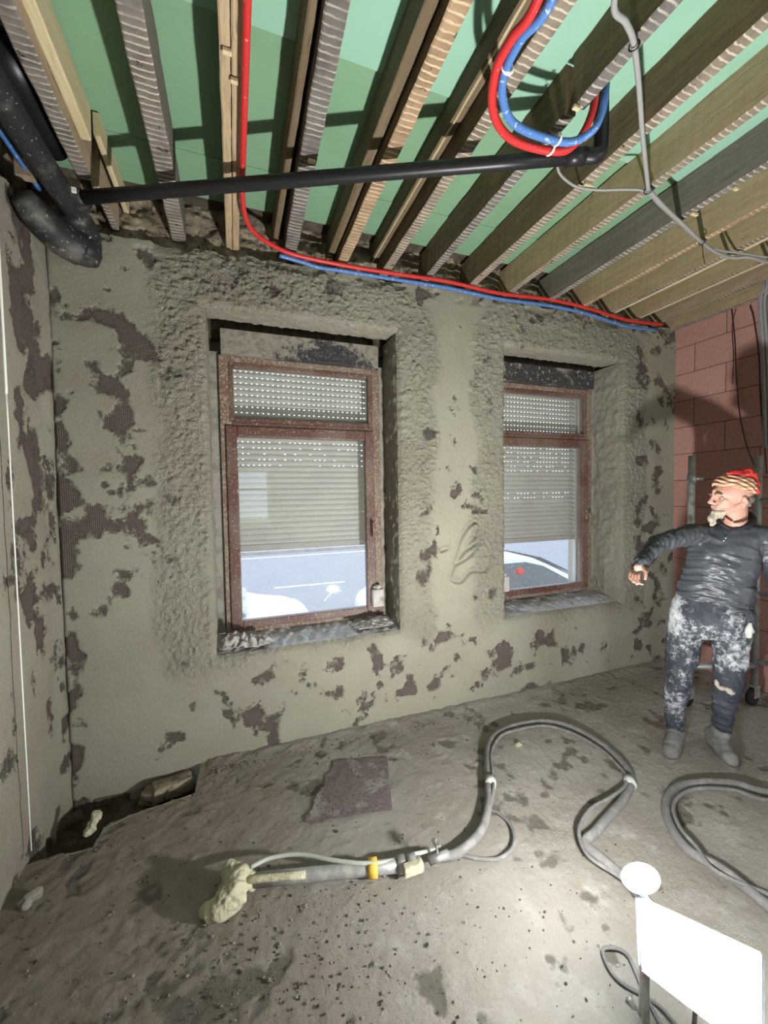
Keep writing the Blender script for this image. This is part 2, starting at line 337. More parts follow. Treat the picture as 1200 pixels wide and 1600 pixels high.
xs = np.unique(np.concatenate([np.linspace(a, b, max(2, int((b-a)/.0085))) for a, b in zip([XL-.02, W[0][0], W[0][1], W[1][0], W[1][1]], [W[0][0], W[0][1], W[1][0], W[1][1], XR+.03])]).round(6))
def zlines():
    br = [-.16, .625, .64, 2.765, 3.13]; return np.unique(np.concatenate([np.linspace(a, b, max(2, int((b-a)/.0085)+1)) for a, b in zip(br[:-1], br[1:])]).round(6))
zs = zlines()
def topcut(x): return 3.07 + .035*sst(-.2, 1, x) + .02*np.sin(x*5)*.4 + .04*(fbm(x, x*0, 9, 3, 12)-.5) + .02
def wf(x, z):
    zz = np.where(z > 3.0, 3.0+(z-3.0)*(topcut(x)-3.0)/.13, z)
    return np.stack([x, YB-wall_h(x, zz), zz], -1)
hole = lambda u, v: ((u > W[0][0]) & (u < W[0][1]) & (v > W[0][2]) & (v < W[0][3])) | ((u > W[1][0]) & (u < W[1][1]) & (v > W[1][2]) & (v < W[1][3]))
wall = structure(gridmesh('wall_back', xs, zs, wf, PL, hole, {'patch': wpatch, 'rough': wrough}))
# reveals of each opening: jambs, head and sloping sill, meeting the wall's own relief
def reveal(k, w_):
    x0, x1, z0, z1 = w_; per = []
    n = 70
    V = np.linspace(0, 1, 34)
    def side(name, A, Bp, nrm, nm, depth_to, rgh, rise=0):
        U = np.linspace(0, 1, int(math.hypot(Bp[0]-A[0], Bp[1]-A[1])/.011))
        def f(u, v):
            x = A[0]+(Bp[0]-A[0])*u; z = A[1]+(Bp[1]-A[1])*u; y0 = YB-wall_h(x, z); y = y0+(depth_to-y0)*v
            a = rgh*(fbm(u*3, v*.4, 14, 4, 3+k)-.45)*sst(0, .12, v)*sst(0, .03, u)*sst(1, .97, u)
            zz = z+nrm[1]*a+rise*v
            return np.stack([x+nrm[0]*a, y, zz], -1)
        o = gridmesh(nm, U, V, f, PL if name != 'sill' else SILL, None, {'patch': lambda u, v: .1+u*0, 'rough': lambda u, v: .45+u*0}); o.parent = wall; return o
    side('jamb', (x0, z0), (x0, z1), (1, 0), 'window_jamb', FY+.02, .02)
    side('jamb', (x1, z0), (x1, z1), (-1, 0), 'window_jamb', FY+.02, .035)
    side('head', (x0, z1), (x1, z1), (0, -1), 'window_head', FY-.07, .02, .015)
    side('sill', (x0, z0), (x1, z0), (0, 1), 'sill_bed', FY+.05, .03, .05)
    # mortar filling between frame and masonry
    fx0, fx1 = x0+.055, x1-.045 if k == 0 else x1-.085
    for a, b in ((x0-.06, fx0), (fx1, x1+.06)):
        bm = B(); box(bm, a, b, FY+.012, FY+.09, z0-.02, 2.60); o = link('mortar_joint', bm, MORT, wall)
    bm = B(); box(bm, x0-.3, x1+.3, FY+.05, FY+.10, 2.70, 3.1); box(bm, x0-.3, x1+.3, FY-.07, FY+.10, 2.90, 2.93); o = link('lintel_void', bm, DARKR, wall)
for k, w_ in enumerate(W): reveal(k, w_)
# masonry core behind the render, up to the ceiling
bm = B()
for a, b, c_, d_ in ((XL-.3, W[0][0]-.045, -.3, 3.06), (W[0][1]+.045, W[1][0]-.045, -.3, 3.06), (W[1][1]+.045, XR+.3, -.3, 3.06), (W[0][0]-.05, W[0][1]+.05, -.3, .60), (W[1][0]-.05, W[1][1]+.05, -.3, .585), (W[0][0]-.05, W[0][1]+.05, 2.86, 3.06), (W[1][0]-.05, W[1][1]+.05, 2.86, 3.06)):
    box(bm, a, b, YB+.055, FY+.12, c_, d_)
link('wall_core', bm, DARKR, wall)
def rubf(x, z): return np.stack([x, 2.79-.07*fbm(x, z*1.3, 6, 4, 55)-.05*np.abs(fbm(x, z, 14, 3, 56)-.5)*2, z], -1)
gridmesh('rubble_course', np.linspace(XL-.05, XR+.1, 400), np.linspace(3.0, 3.42, 40), rubf, RUBBLE, parent=wall)
bm = B(); box(bm, XL-.3, XR+.3, 2.82, FY+.12, 3.05, 3.6); link('wall_core', bm, DARKR, wall)

# left wall
def lpatch(y, z): return (fbm(y*1.6+9, z, 5, 5, 41)*.7+fbm(y, z, 12, 3, 43)*.3-.56+.10*np.exp(-((y-2.5)/.12)**2)*sst(2.9, 1.2, z)-.5+.0)*5+.5+.15*5*0
def lpatch(y, z): return (fbm(y*1.8+9, z, 4, 5, 41)*.7+fbm(y, z, 12, 3, 43)*.3-.11+.09*np.exp(-((y-2.45)/.15)**2)*sst(2.7, 2.2, z)*sst(.6, 1.0, z)-.5)*5+.5
def lf(y, z):
    h = .03*(fbm(y, z, 1.6, 4, 61)-.5)+.008*(fbm(y, z, 14, 3, 62)-.5)-.006*sst(.45, .6, lpatch(y, z))
    zt = 3.03+.04*(fbm(y, y*0, 6, 3, 63)-.5)*2; zz = np.where(z > 2.9, 2.9+(z-2.9)*(zt-2.9)/.14, z)
    return np.stack([XL+h+.012*sst(.1, 0, 2.67-y), y, zz], -1)
wl = structure(gridmesh('wall_left', np.concatenate([np.linspace(YF, .9, 60), np.linspace(.915, 2.70, 170)]), np.linspace(-.16, 3.04, 330), lf, PL, None, {'patch': lpatch, 'rough': lambda y, z: .12+.25*sst(2.2, 2.0, y)*0+y*0}, flip=True))
bm = B(); box(bm, XL-.35, XL-.03, YF-.3, YB+.1, -.3, 3.0); link('wall_core', bm, DARKR, wl)
def rub2(y, z): return np.stack([XL-.10+.06*fbm(y, z*1.3, 6, 4, 57), y, z], -1)
gridmesh('rubble_course', np.linspace(YF, 2.9, 300), np.linspace(2.95, 3.42, 40), rub2, RUBBLE, parent=wl)
bm = B(); box(bm, XL-.35, XL-.12, YF-.3, FY+.12, 2.98, 3.6); link('wall_core', bm, DARKR, wl)
# right wall, bare pink blocks
def rf(y, z):
    h = .004*(fbm(y, z, 20, 3, 71)-.5); return np.stack([XR+h, y, z], -1)
wr = structure(gridmesh('wall_right', np.linspace(YF, 2.72, 200), np.linspace(-.02, 3.42, 200), rf, BLOCK))
bm = B(); box(bm, XR+.03, XR+.3, YF-.3, YB+.1, -.3, 3.6); link('wall_core', bm, DARKR, wr)
# wall behind the photographer with a window and an unseen wide opening added for fill light
bm = B()
OP = [(.02, .68, 1.02, 2.2), (2.75, 3.75, .3, 2.35)]
for a, b, c_, d_ in ((XL-.3, OP[0][0], -.1, 3.6), (OP[0][1], OP[1][0], -.1, 3.6), (OP[1][1], XR+.3, -.1, 3.6), (OP[0][0], OP[0][1], -.1, OP[0][2]), (OP[0][0], OP[0][1], OP[0][3], 3.6), (OP[1][0], OP[1][1], -.1, OP[1][2]), (OP[1][0], OP[1][1], OP[1][3], 3.6)):
    box(bm, a, b, YF-.25, YF, c_, d_)
wfm = M1('front_render', PLB, .9, bump=(30, .6, .01)); structure(link('wall_front', bm, wfm))
bm = B()
for a, b, c_, d_ in ((.02, .08, 1.02, 2.2), (.62, .68, 1.02, 2.2), (.08, .62, 1.02, 1.08), (.08, .62, 2.14, 2.2), (.08, .62, 1.76, 1.80)): box(bm, a, b, YF-.12, YF-.06, c_, d_)
wn3 = structure(link('window_3', bm, M1('white_frame', (.7, .7, .68), .5)))

# floor with the broken-out corner
PIT = [at(u, v, z=0) for u, v in ((-60, 1350), (30, 1352), (85, 1335), (145, 1325), (142, 1292), (200, 1275), (305, 1238), (312, 1200), (330, 1187))]
def inpit(x, y):
    # boundary: y of the slab edge as a function of x
    px = [-1.1, -.914, -.82, -.668, -.66, -.60, -.562, -.253, -.245, -.2]; py = [2.17, 2.20, 2.205, 2.19, 2.30, 2.345, 2.35, 2.40, 2.62, 2.9]
    return y > np.interp(x, px, py)+.02*(fbm(x, y, 25, 2, 4)-.5)
def fpatch(x, y):
    b = -.09+0*x
    for cx, cy, r in ((-.36, 1.83, .13), (.02, 1.36, .16), (-.18, 1.38, .10), (-.05, 1.80, .13), (.35, 2.2, .12)): b = b+.22*np.exp(-((x-cx)**2+((y-cy)*1.5)**2)/r**2)
    return (fbm(x, y, 7, 5, 88)*.6+fbm(x, y, 16, 3, 89)*.4+b-.54)*4+.5
def ff(x, y):
    z = .010*(fbm(x, y, 3, 4, 81)-.5)+.006*(fbm(x, y, 22, 3, 82)-.5)-.004*sst(.5, .7, fpatch(x, y))+.003*sst(.62, .7, fbm(x, y, 40, 2, 83))
    z = z+.02*sst(.10, 0, 2.64-y)*fbm(x, y, 20, 3, 84)*(x > -.2)
    return np.stack([x, y, z], -1)
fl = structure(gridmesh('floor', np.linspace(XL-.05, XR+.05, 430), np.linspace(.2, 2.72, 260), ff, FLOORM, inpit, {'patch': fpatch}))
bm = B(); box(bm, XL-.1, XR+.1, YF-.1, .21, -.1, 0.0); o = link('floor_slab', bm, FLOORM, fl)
def pf(x, y): return np.stack([x, y, -.13+.09*(fbm(x, y, 9, 4, 91)-.5)], -1)
gridmesh('floor_pit', np.linspace(XL-.05, 0, 110), np.linspace(2.0, 2.72, 80), pf, DARKR, parent=fl)
bm = B()
e = [(-.98, 2.19), (-.82, 2.20), (-.668, 2.19), (-.655, 2.30), (-.56, 2.35), (-.253, 2.40), (-.24, 2.66)]
for (ax, ay), (bx, by) in zip(e[:-1], e[1:]):
    n = 8
    for i in range(n):
        pts = []
        for t in (i/n, (i+1)/n):
            x = ax+(bx-ax)*t; y = ay+(by-ay)*t; pts.append((x, y))
        v = [bm.verts.new((pts[0][0], pts[0][1]-.008, .003)), bm.verts.new((pts[1][0], pts[1][1]-.008, .003)), bm.verts.new((pts[1][0]-.01, pts[1][1]-.035*(i % 2), -.16)), bm.verts.new((pts[0][0]-.01, pts[0][1]-.035*((i+1) % 2), -.16))]; bm.faces.new(v)
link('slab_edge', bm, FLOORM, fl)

# ceiling boards above the joists
bm = B(); box(bm, XL-.15, XR+.2, 1.61, 2.62, 3.362, 3.378); box(bm, XL-.15, XR+.2, 2.30, 2.62, 3.358, 3.3621)
ceil_ = structure(link('ceiling', bm, BOARD))
bm = B(); box(bm, XL-.15, XR+.2, YF-.1, 1.62, 3.352, 3.362); link('ceiling_sheet', bm, BOARD2, ceil_)
bm = B(); box(bm, XL-.35, XR+.35, YF-.2, FY+.12, 3.38, 3.5); link('ceiling_deck', bm, DARKR, ceil_)

# ------------------------------------------------------------------ joists
def roughbar(bm, x0, x1, y0, y1, z0, z1, seed, mside, mbot, amp=.004, dx=0):
    ys = np.linspace(y0, y1, int((y1-y0)/.03)+2); rings = []
    for i, y in enumerate(ys):
        n = lambda k: amp*(mnoise.noise(Vector((y*7, seed*3.7+k*5, .3)))+.8*mnoise.noise(Vector((y*27, seed+k*9, .7))))
        s = dx*(y-1.3)
        cs = [(x0+s+n(0), z1), (x0+s+n(1), z0+.004+n(2)*.5), (x0+s+.006+n(1), z0+n(2)*.6), (x1+s-.006+n(3), z0+n(4)*.6), (x1+s+n(3), z0+.004+n(4)*.5), (x1+s+n(5), z1)]
        rings.append([bm.verts.new((a, y, b)) for a, b in cs])
    for i in range(len(ys)-1):
        for k in range(6):
            f = bm.faces.new((rings[i][k], rings[i][(k+1) % 6], rings[i+1][(k+1) % 6], rings[i+1][k])); f.material_index = 1 if k in (1, 2, 3) else 0
    bm.faces.new(rings[0]); bm.faces.new(rings[-1][::-1])
JY0, JY1, ZT = -1.4, 2.80, 3.351
# x0, x1, underside z, side, underside material, label, battens (x0, x1, z0), lateral skew
J = [(-.655, -.592, 3.148, W_TAN, L_GREY, 'wide tan joist with a pale new batten, leftmost and nearest the black drain', [(-.592, -.548, 3.205, W_NEW)], 0),
     (-.300, -.222, 3.15, W_GREY, L_GREY, 'grey joist with light lath stripes between leftmost tan joist and red pipe joist', [], 0),
     (-.006, .068, 3.15, W_ORANGE, L_PLAIN, 'light nail-pocked double plank joist running beside the vertical red pipe', [], 0),
     (.310, .385, 3.15, W_GREY, L_DARK, 'dark joist with grey lath stripes immediately right of the red pipe', [(.268, .298, 3.20, W_NEWD)], .018),
     (.675, .742, 3.15, W_OLD, L_TAN, 'brown joist with tan striped underside between red pipe and red loop', [(.622, .668, 3.21, W_NEWD)], 0),
     (.988, 1.048, 3.15, W_OLD, L_ROUGH, 'olive brown joist with a thin bright batten edge just left of the pipe loop', [(.935, .982, 3.25, W_NEWD), (.944, .953, 3.243, W_NEW)], 0),
     (1.308, 1.362, 3.15, W_OLD, L_DARK, 'dark brown joist crossing behind the blue hose end, cut underside notch', [], 0),
     (1.655, 1.712, 3.15, W_OLD, L_ROUGH, 'dark brown joist with blotchy plaster dabs, first one right of the riser', [], 0),
     (1.998, 2.048, 3.15, W_OLIVE, L_ROUGH, 'olive stained joist passing under the conduit tie knot', [], 0),
     (2.385, 2.432, 3.15, W_GREY, L_GREY, 'blackish grey joist, first without green board visible on its far side', [], 0),
     (2.728, 2.768, 3.15, W_OLIVE, L_TAN, 'olive joist with split orange lower edge, fifth from the pink wall', [], 0),
     (3.045, 3.092, 3.15, W_OLIVE, L_ROUGH, 'olive joist with bright batten strip, nearer conduit, fourth from pink wall', [(3.095, 3.118, 3.148, W_NEW)], 0),
     (3.368, 3.402, 3.15, W_OLIVE, L_ROUGH, 'joist with bright batten strip over the worker, third from pink wall', [(3.405, 3.424, 3.148, W_NEW)], 0),
     (3.668, 3.712, 3.15, W_TAN, L_ROUGH, 'tan joist second from the pink block wall', [], 0),
     (3.862, 3.935, 3.12, W_OLIVE, L_ROUGH, 'last joist lying directly against the pink block wall', [], 0)]
for i, (x0, x1, zb, ms, mb, lab, bts, dx) in enumerate(J):
    bm = B()
    if i == 2:      # two planks with a seam
        roughbar(bm, x0, x0+.036, JY0, JY1, zb, ZT, i, 0, 1, .002); roughbar(bm, x0+.039, x1, JY0, JY1, zb+.002, ZT, i+40, 0, 1, .002)
    elif i == 0:
        roughbar(bm, x0, x1, JY0, 2.36, zb, ZT, i, 0, 1, .005); roughbar(bm, x0+.05, x1+.02, 2.37, JY1, zb-.01, ZT, i+3, 0, 1, .004)
    elif i == 1:
        roughbar(bm, x0, x1, JY0, 2.24, zb-.018, ZT, i, 0, 1, .003); roughbar(bm, x0-.004, x1-.006, 2.245, JY1, zb+.004, ZT, i+3, 0, 1, .003)
    elif i == 6:
        roughbar(bm, x0, x1, JY0, 1.30, zb, ZT, i, 0, 1, .004); roughbar(bm, x0, x1, 1.34, JY1, zb+.012, ZT, i+3, 0, 1, .004)
    else: roughbar(bm, x0, x1, JY0, JY1, zb, ZT, i, 0, 1, .003, dx)
    o = tag(link('ceiling_joist', bm, [ms, mb]), lab, 'joist', 'ceiling joists')
    for (a, b, z, bmx) in bts:
        bm = B(); roughbar(bm, a, b, JY0, 2.18 if i == 0 else JY1-.05, z, ZT, i+60, 0, 0, .0015)
        q = link('batten', bm, [bmx, bmx], o)
        if bmx is W_NEW: q['label'] = 'pale new wood batten'
    if i == 0:
        bm = B(); roughbar(bm, -.545, -.52, 2.2, JY1-.05, 3.25, ZT, 77, 0, 0, .001); link('batten', bm, [W_NEW, W_NEW], o)
# hazel stubs/splinters pinned to the joists
def splinter(p, q, r, par): tubeobj('wood_splinter', [p, q], [r, r*.6], W_NEW, None, 5, 2)

# wooden packing blocks between the left joist and wall
bm = B(); box(bm, -.80, -.66, 2.395, 2.43, 3.13, 3.17, .004); tag(link('packing_block', bm, W_TAN), 'sawn orange wood block wedged beside the black drain', 'wood block')
bm = B(); box(bm, -.90, -.83, 2.36, 2.40, 3.11, 3.19, .004); tag(link('packing_block', bm, W_TAN), 'small wood block between the blue pipe and the black drain', 'wood block')

# ------------------------------------------------------------------ windows
FRX = [(-.078, 1.058), (2.052, 3.168)]
def window(k):
    a, b = FRX[k]; dx = 0 if k == 0 else 2.13 + (.0 if k else 0); z0, z1 = .685, 2.575
    if k: a = dx-.078; b = dx+1.058
    root = bpy.data.objects.new('window_%d' % (k+1), None); COL.objects.link(root); root.location = (a, FY, z0); structure(root)
    root['label'] = ['left brown wooden window with a pale street view, half lowered shutter', 'right brown wooden window nearer the worker, its left edge hidden'][k]
    def part(n, bm, m, p=root, **kw): return link(n, bm, m, p, **kw)
    bm = B(); y0, y1 = FY-.012, FY+.065
    for r in ((a, a+.075, z0, z1), (b-.06, b, z0, z1), (a+.075, b-.06, z0, z0+.05), (a+.075, b-.06, z1-.055, z1)): box(bm, r[0], r[1], y0, y1, r[2], r[3], .006)
    part('window_frame', bm, FRAMED)
    bm = B(); box(bm, a+.075, b-.06, y0-.006, y1, 2.098, 2.135, .006); part('transom', bm, FRAME)
    def sash(x0, x1, za, zb, w, bot, ya, nm):
        bm = B()
        for r in ((x0, x0+w, za, zb), (x1-w, x1, za, zb), (x0+w, x1-w, za, za+bot), (x0+w, x1-w, zb-w, zb)): box(bm, r[0], r[1], ya, ya+.06, r[2], r[3], .008)
        s = part(nm, bm, FRAME)
        bm = B(); box(bm, x0+w-.01, x1-w+.01, ya+.028, ya+.034, za+bot-.01, zb-w+.01)
        g = link('glass_pane', bm, GLASS, s); g.location = (0, 0, 0)
        return s
    s1 = sash(dx-.045, dx+1.003, .715, 2.105, .072, .055, FY-.03, 'sash')
    s2 = sash(dx-.022, dx+1.0, 2.13, 2.535, .035, .035, FY-.014, 'fanlight')
    for s in (s1, s2): pass
    bm = B(); hx = dx+.972; box(bm, hx-.012, hx+.012, FY-.042, FY-.03, 1.37, 1.45, .003); tube(bm, [(hx, FY-.04, 1.42), (hx, FY-.075, 1.42)], .008, 8); tube(bm, catmull([(hx, FY-.075, 1.425), (hx, FY-.078, 1.36), (hx+.002, FY-.07, 1.30)], 4), .009, 8)
    h = part('window_handle', bm, FRAMED, smooth=True)
    bm = B(); cxh = dx+1.0 if k == 0 else dx+.02; box(bm, cxh-.045, cxh+.045, FY-.085, FY-.02, .775, .91, .012); lump(bm, (cxh, FY-.05, .92), (.035, .025, .02), 3)
    hc = part('hinge_cover', bm, PLAST); hc['label'] = 'plaster caked hinge cover in the lower corner'
    # roller shutter
    sh = thing('roller_shutter', ['pale grey slatted shutter behind the left window, lit holes in its upper rows', 'pale grey slatted shutter behind the right window, lit holes in its upper rows'][k], 'shutter', (dx+.45, FY+.13, 1.25))
    bm = B(); bm.verts.ensure_lookup_table(); ys = FY+.13; p = .0415; zb = 1.275 if k == 0 else 1.205; xa, xb = dx-.03, dx+.99; z = zb; row = 0
    rnd = random.Random(k+4)
    while z < 2.58:
        prof = [(0, 0), (-.006, .006), (-.0085, .016), (-.006, .029), (0, .0362)]
        for (ya_, za_), (yb_, zb_) in zip(prof[:-1], prof[1:]):
            bm.faces.new([bm.verts.new((xa, ys+ya_, z+za_)), bm.verts.new((xb, ys+ya_, z+za_)), bm.verts.new((xb, ys+yb_, z+zb_)), bm.verts.new((xa, ys+yb_, z+zb_))])
        # perforated link strip
        open_row = z > 1.78 or (k == 1 and 1.42 < z < 1.60)
        n = int((xb-xa)/.037); x = xa
        zl, zh = z+.0362, z+p
        for j in range(n):
            c0 = x+.0135 if open_row else None; keep = z > 2.1 or rnd.random() < (.85 if z > 1.95 else .6)
            c1 = x+.0245
            if c0 and keep and xa+.03 < x < xb-.03:
                for q0, q1 in ((x, c0), (c1, x+.037)): bm.faces.new([bm.verts.new((q0, ys, zl)), bm.verts.new((q1, ys, zl)), bm.verts.new((q1, ys, zh)), bm.verts.new((q0, ys, zh))])
            else: bm.faces.new([bm.verts.new((x, ys, zl)), bm.verts.new((x+.037, ys, zl)), bm.verts.new((x+.037, ys, zh)), bm.verts.new((x, ys, zh))])
            x += .037
        z += p; row += 1
    link('shutter_curtain', bm, SHUT, sh)
    bm = B(); box(bm, xa, xb, ys-.01, ys+.01, zb-.045, zb, .003); link('bottom_bar', bm, M1('bottom_bar_grey', (.30, .31, .30), .6), sh)
    bm = B()
    bm.free()
    for x in (xa-.012, xb+.012): bm = B(); box(bm, x-.014, x+.014, ys-.02, ys+.02, .72, 2.58); link('guide_rail', bm, SHUT, sh)
    # outer sill + masonry reveal outside
    bm = B(); box(bm, dx-.14, dx+1.11, FY+.085, FY+.30, .62, .69); structure(link('trim_%d' % (k+1), bm, SILL))
    bm = B(); a2, b2 = dx-.04, dx+1.05
    bx = B(); n = 40
    vs = box(bx, a2-.02, b2-.012, FY-.055, FY+.08, 2.575, 2.735, .004)
    bmesh.ops.subdivide_edges(bx, edges=bx.edges[:], cuts=3, use_grid_fill=True)
    bb = link('shutter_box', bx, BOXL if k == 0 else BOXM, sh); bb['label'] = 'black box front splashed with grey render'
    bm.free()
window(0); window(1)
# outer leaf of the wall seen past the frames
bm = B()
for a, b, c_, d_ in ((XL-.3, -.06, -.3, 3.6), (1.045, 2.07, -.3, 3.6), (3.175, XR+.3, -.3, 3.6), (-.06, 1.045, -.3, .66), (2.07, 3.175, -.3, .66), (-.06, 1.045, 2.62, 3.6), (2.07, 3.175, 2.62, 3.6)): box(bm, a, b, FY+.12, FY+.26, c_, d_)
link('wall_core', bm, M1('outer_leaf', (.3, .28, .24), .9), wall)

# things on the left sill
def crumple(name, cx, cy, z0, lx, ly, hh, seed, label, m=PLAST):
    U = np.linspace(-1, 1, 70); V = np.linspace(-1, 1, 44)
    def f(u, v):
        rr = np.clip(1-(u*u*.8+v*v*.8), 0, 1); n = np.abs(fbm(u*1.3, v*1.3, 2.6, 4, seed)-.5)*2
        return np.stack([cx+lx*u*(1+.25*(fbm(u, v, 2, 2, seed+3)-.5)), cy+ly*v*(1+.3*(fbm(u, v, 2.3, 2, seed+5)-.5)), z0+hh*rr*(.35+1.3*n)], -1)
    o = gridmesh(name, U, V, f, m, lambda u, v: (np.abs(u)**2.5+np.abs(v)**2.5 > 1-.25*fbm(u, v, 4, 2, seed)))
    md = o.modifiers.new('s', 'SOLIDIFY'); md.thickness = .003
    return tag(o, label, 'plastic sheet')
crumple('crumpled_plastic', .03, 2.745, .665, .18, .085, .085, 5, 'crumpled dirty plastic scrap in the left corner of the left sill')
crumple('crumpled_plastic', .92, 2.78, .675, .17, .085, .04, 9, 'flat torn plastic scrap at the right end of the left sill')

# ------------------------------------------------------------------ pipes and cables
PZ = 3.052
bl = thing('drain_pipe', 'thin straight black water pipe slung diagonally below the joists', 'pipe', (.41, 1.9, PZ))
pa, pb = at(128, 309, z=PZ), at(925, 243, z=PZ)
tubeobj('pipe_run', [pa, pb], .029, BLACK, bl, 20, 6)
rt = at(935, 178, z=3.28)
tubeobj('riser', [pb-(pb-pa).normalized()*.03, pb+(pb-pa).normalized()*.02+Vector((0, 0, .0)), pb+(pb-pa).normalized()*.035+Vector((0, 0, .05)), pb+(pb-pa).normalized()*.035+Vector((0, 0, .295))], .031, BLACK, bl, 16, 6)
d_ = (pb-pa).normalized()
tubeobj('coupling', [pb-d_*.11, pb-d_*.03], .035, BLACK, bl, 16, 2)
dr = thing('soil_pipe', 'wide plaster spattered black drain bending into the top left corner', 'pipe', (-.76, 2.2, 3.05))
tubeobj('pipe_barrel', [(-.755, .3, 3.10), (-.752, 1.2, 3.08), (-.735, 2.0, 3.06), (-.70, 2.48, 3.045)], .052, BLACKD, dr, 24, 8)
tubeobj('elbow', [(-.705, 2.44, 3.04), (-.70, 2.56, 3.01), (-.715, 2.585, 2.93), (-.72, 2.59, 2.88)], [.06, .075, .09, .075], BLACKD, dr, 24, 6)
tubeobj('branch', [(-.862, 2.33, 3.0), (-.83, 2.40, 2.96), (-.78, 2.50, 2.94), (-.715, 2.56, 2.93)], [.05, .075, .088, .09], BLACKD, dr, 24, 6)
tubeobj('reducer', [(-.70, 2.42, 3.04), (-.65, 2.375, 3.055), pa-d_*.06, pa+d_*.01], [.05, .046, .042, .034], BLACKD, dr, 18, 6)
bm = B(); box(bm, pa.x-.028, pa.x-.008, pa.y-.05, pa.y-.04, PZ-.012, PZ+.012, .002); link('size_label', bm, TIEW, dr)
tubeobj('far_drain', [(-.74, 1.9, 3.27), (-.74, 2.35, 3.26)], .06, BLACK, dr, 20, 3)
tag(tubeobj('blue_pipe', [(-.885, 1.2, 3.12), (-.868, 1.9, 3.14), (-.862, 2.25, 3.148), (-.858, 2.50, 3.15)], .012, BLUE, None, 12, 8), 'short blue pipe at the top of the left wall beside the black drain', 'pipe')
# red pipe: along the joist then along the wall
rp = [(.082, -.8, 3.125), (.080, 1.0, 3.125), (.078, 1.8, 3.122), (.078, 2.15, 3.12), (.098, 2.33, 3.11), (.15, 2.45, 3.115), (.24, 2.54, 3.125), (.39, 2.60, 3.122)]
wp = [(540, 415), (620, 428), (700, 440), (780, 458), (860, 468), (920, 482), (980, 500), (1035, 507)]
rp2 = rp+[at(u, v, y=2.615) for u, v in wp]
tag(tubeobj('red_pipe', rp2, .0135, RED, None, 14, 10), 'red heating pipe running along a joist and bending along the top of the wall', 'pipe')
bp = [(.30, 2.60, 3.10), (.42, 2.618, 3.098)]+[at(u, v, y=2.625)+Vector((0, 0, 0)) for u, v in ((500, 418), (540, 424), (620, 437), (700, 450), (780, 467), (860, 478), (920, 491), (975, 509), (1025, 516))]
tag(tubeobj('blue_pipe', bp, .0125, BLUE, None, 14, 10), 'blue pipe clipped just under the red one along the top of the back wall', 'pipe')
loopr = [(.76, .3, 3.14), (.80, .7, 3.11)]+[at(u, v, z=3.05) for u, v in ((840, 0), (800, 60), (775, 110), (770, 170), (790, 210), (830, 230), (880, 236))]+[(1.40, 1.36, 3.10), (1.44, 1.33, 3.2), (1.45, 1.32, 3.33)]
tag(tubeobj('red_pipe', loopr, .0155, RED, None, 14, 10), 'red insulated pipe making a loose U-bend under the joists', 'pipe')
loopb = [(.80, .3, 3.12), (.84, .7, 3.09)]+[at(u, v, z=3.04) for u, v in ((862, 0), (815, 60), (790, 110), (785, 150), (800, 190), (840, 212), (890, 222), (925, 205))]+[at(939, 180, x=1.384)]+[at(944, 158, x=1.388), at(946, 140, x=1.392), at(947, 128, x=1.396)]
tag(tubeobj('blue_pipe', loopb, .0145, BLUE, None, 14, 10), 'blue pipe looping inside the red U-bend under the joists', 'pipe')
def tie(u, v, z, ax, m, lab, r=.022, w_=.007, axis=None):
    c = at(u, v, z=z); bm = B(); ax = Vector(ax).normalized(); o = ax.orthogonal().normalized(); q = ax.cross(o); pts = [c+(o*math.cos(t)+q*math.sin(t))*r for t in np.linspace(0, 2*math.pi, 17)]
    tube(bm, pts, w_*.45, 6, False); return tag(link('cable_tie', bm, m, None, True), lab, 'cable tie')
tie(793, 106, 3.045, (.1, 1, 0), TIEW, 'white cable tie on the blue pipe above the bend', .018, .014)
tie(871, 218, 3.045, (1, .1, 0), TIEW, 'white cable tie around the blue pipe at the bottom of the bend', .019, .012)
tie(860, 233, 3.05, (1, .2, 0), TIEW, 'white cable tie around the red pipe at the bottom of the bend', .02, .012)
c1 = [(960, 0), (978, 35), (990, 65), (997, 120), (1001, 170), (1003, 200), (1008, 250), (1013, 296)]
c2 = [(1013, 296), (1030, 315), (1050, 335), (1075, 358), (1097, 379), (1120, 395), (1145, 403), (1170, 402), (1200, 410), (1240, 420)]
cz = [3.11]*20
tag(tubeobj('grey_conduit', [(.95, .5, 3.12), (1.0, .75, 3.11)]+[at(u, v, z=3.115) for u, v in c1]+[at(u, v, z=3.115) for u, v in c2], .0095, GREYC, None, 10, 6), 'thick grey cable hanging down the joists from the top edge to the pink wall', 'cable')
tag(tubeobj('grey_conduit', [at(u, v, z=3.125) for u, v in ((870, 250), (873, 268), (885, 282), (905, 293), (940, 297), (975, 296), (1008, 299), (1030, 320), (1055, 343), (1080, 366), (1102, 383), (1130, 392), (1160, 396), (1200, 402), (1240, 408))], .006, GREYC, None, 8, 6), 'thin grey cable joining the thick one from behind the black riser', 'cable')
tie(991, 71, 3.11, (.5, .3, 0), TIEB, 'black tie holding the grey cable high on the dark joist', .016, .006)
tie(1013, 297, 3.11, (.5, .3, 0), TIEB, 'black tie at the knot where both grey cables meet', .018, .006)
t3 = tie(1097, 378, 3.11, (.8, .3, 0), TIEB, 'black tie with long tail on the grey cables near the pink wall', .016, .006)
tt = at(1097, 380, z=3.11)
bm = B(); tube(bm, [tt, tt+Vector((.01, .0, -.07)), tt+Vector((.03, 0, -.12))], .0022, 5); link('tie_tail', bm, TIEB, t3)
cb = thing('cable_bundle', 'bundle of grey conduits coming down beside the pink wall at the right edge', 'cable', (3.7, 1.9, 3.0))
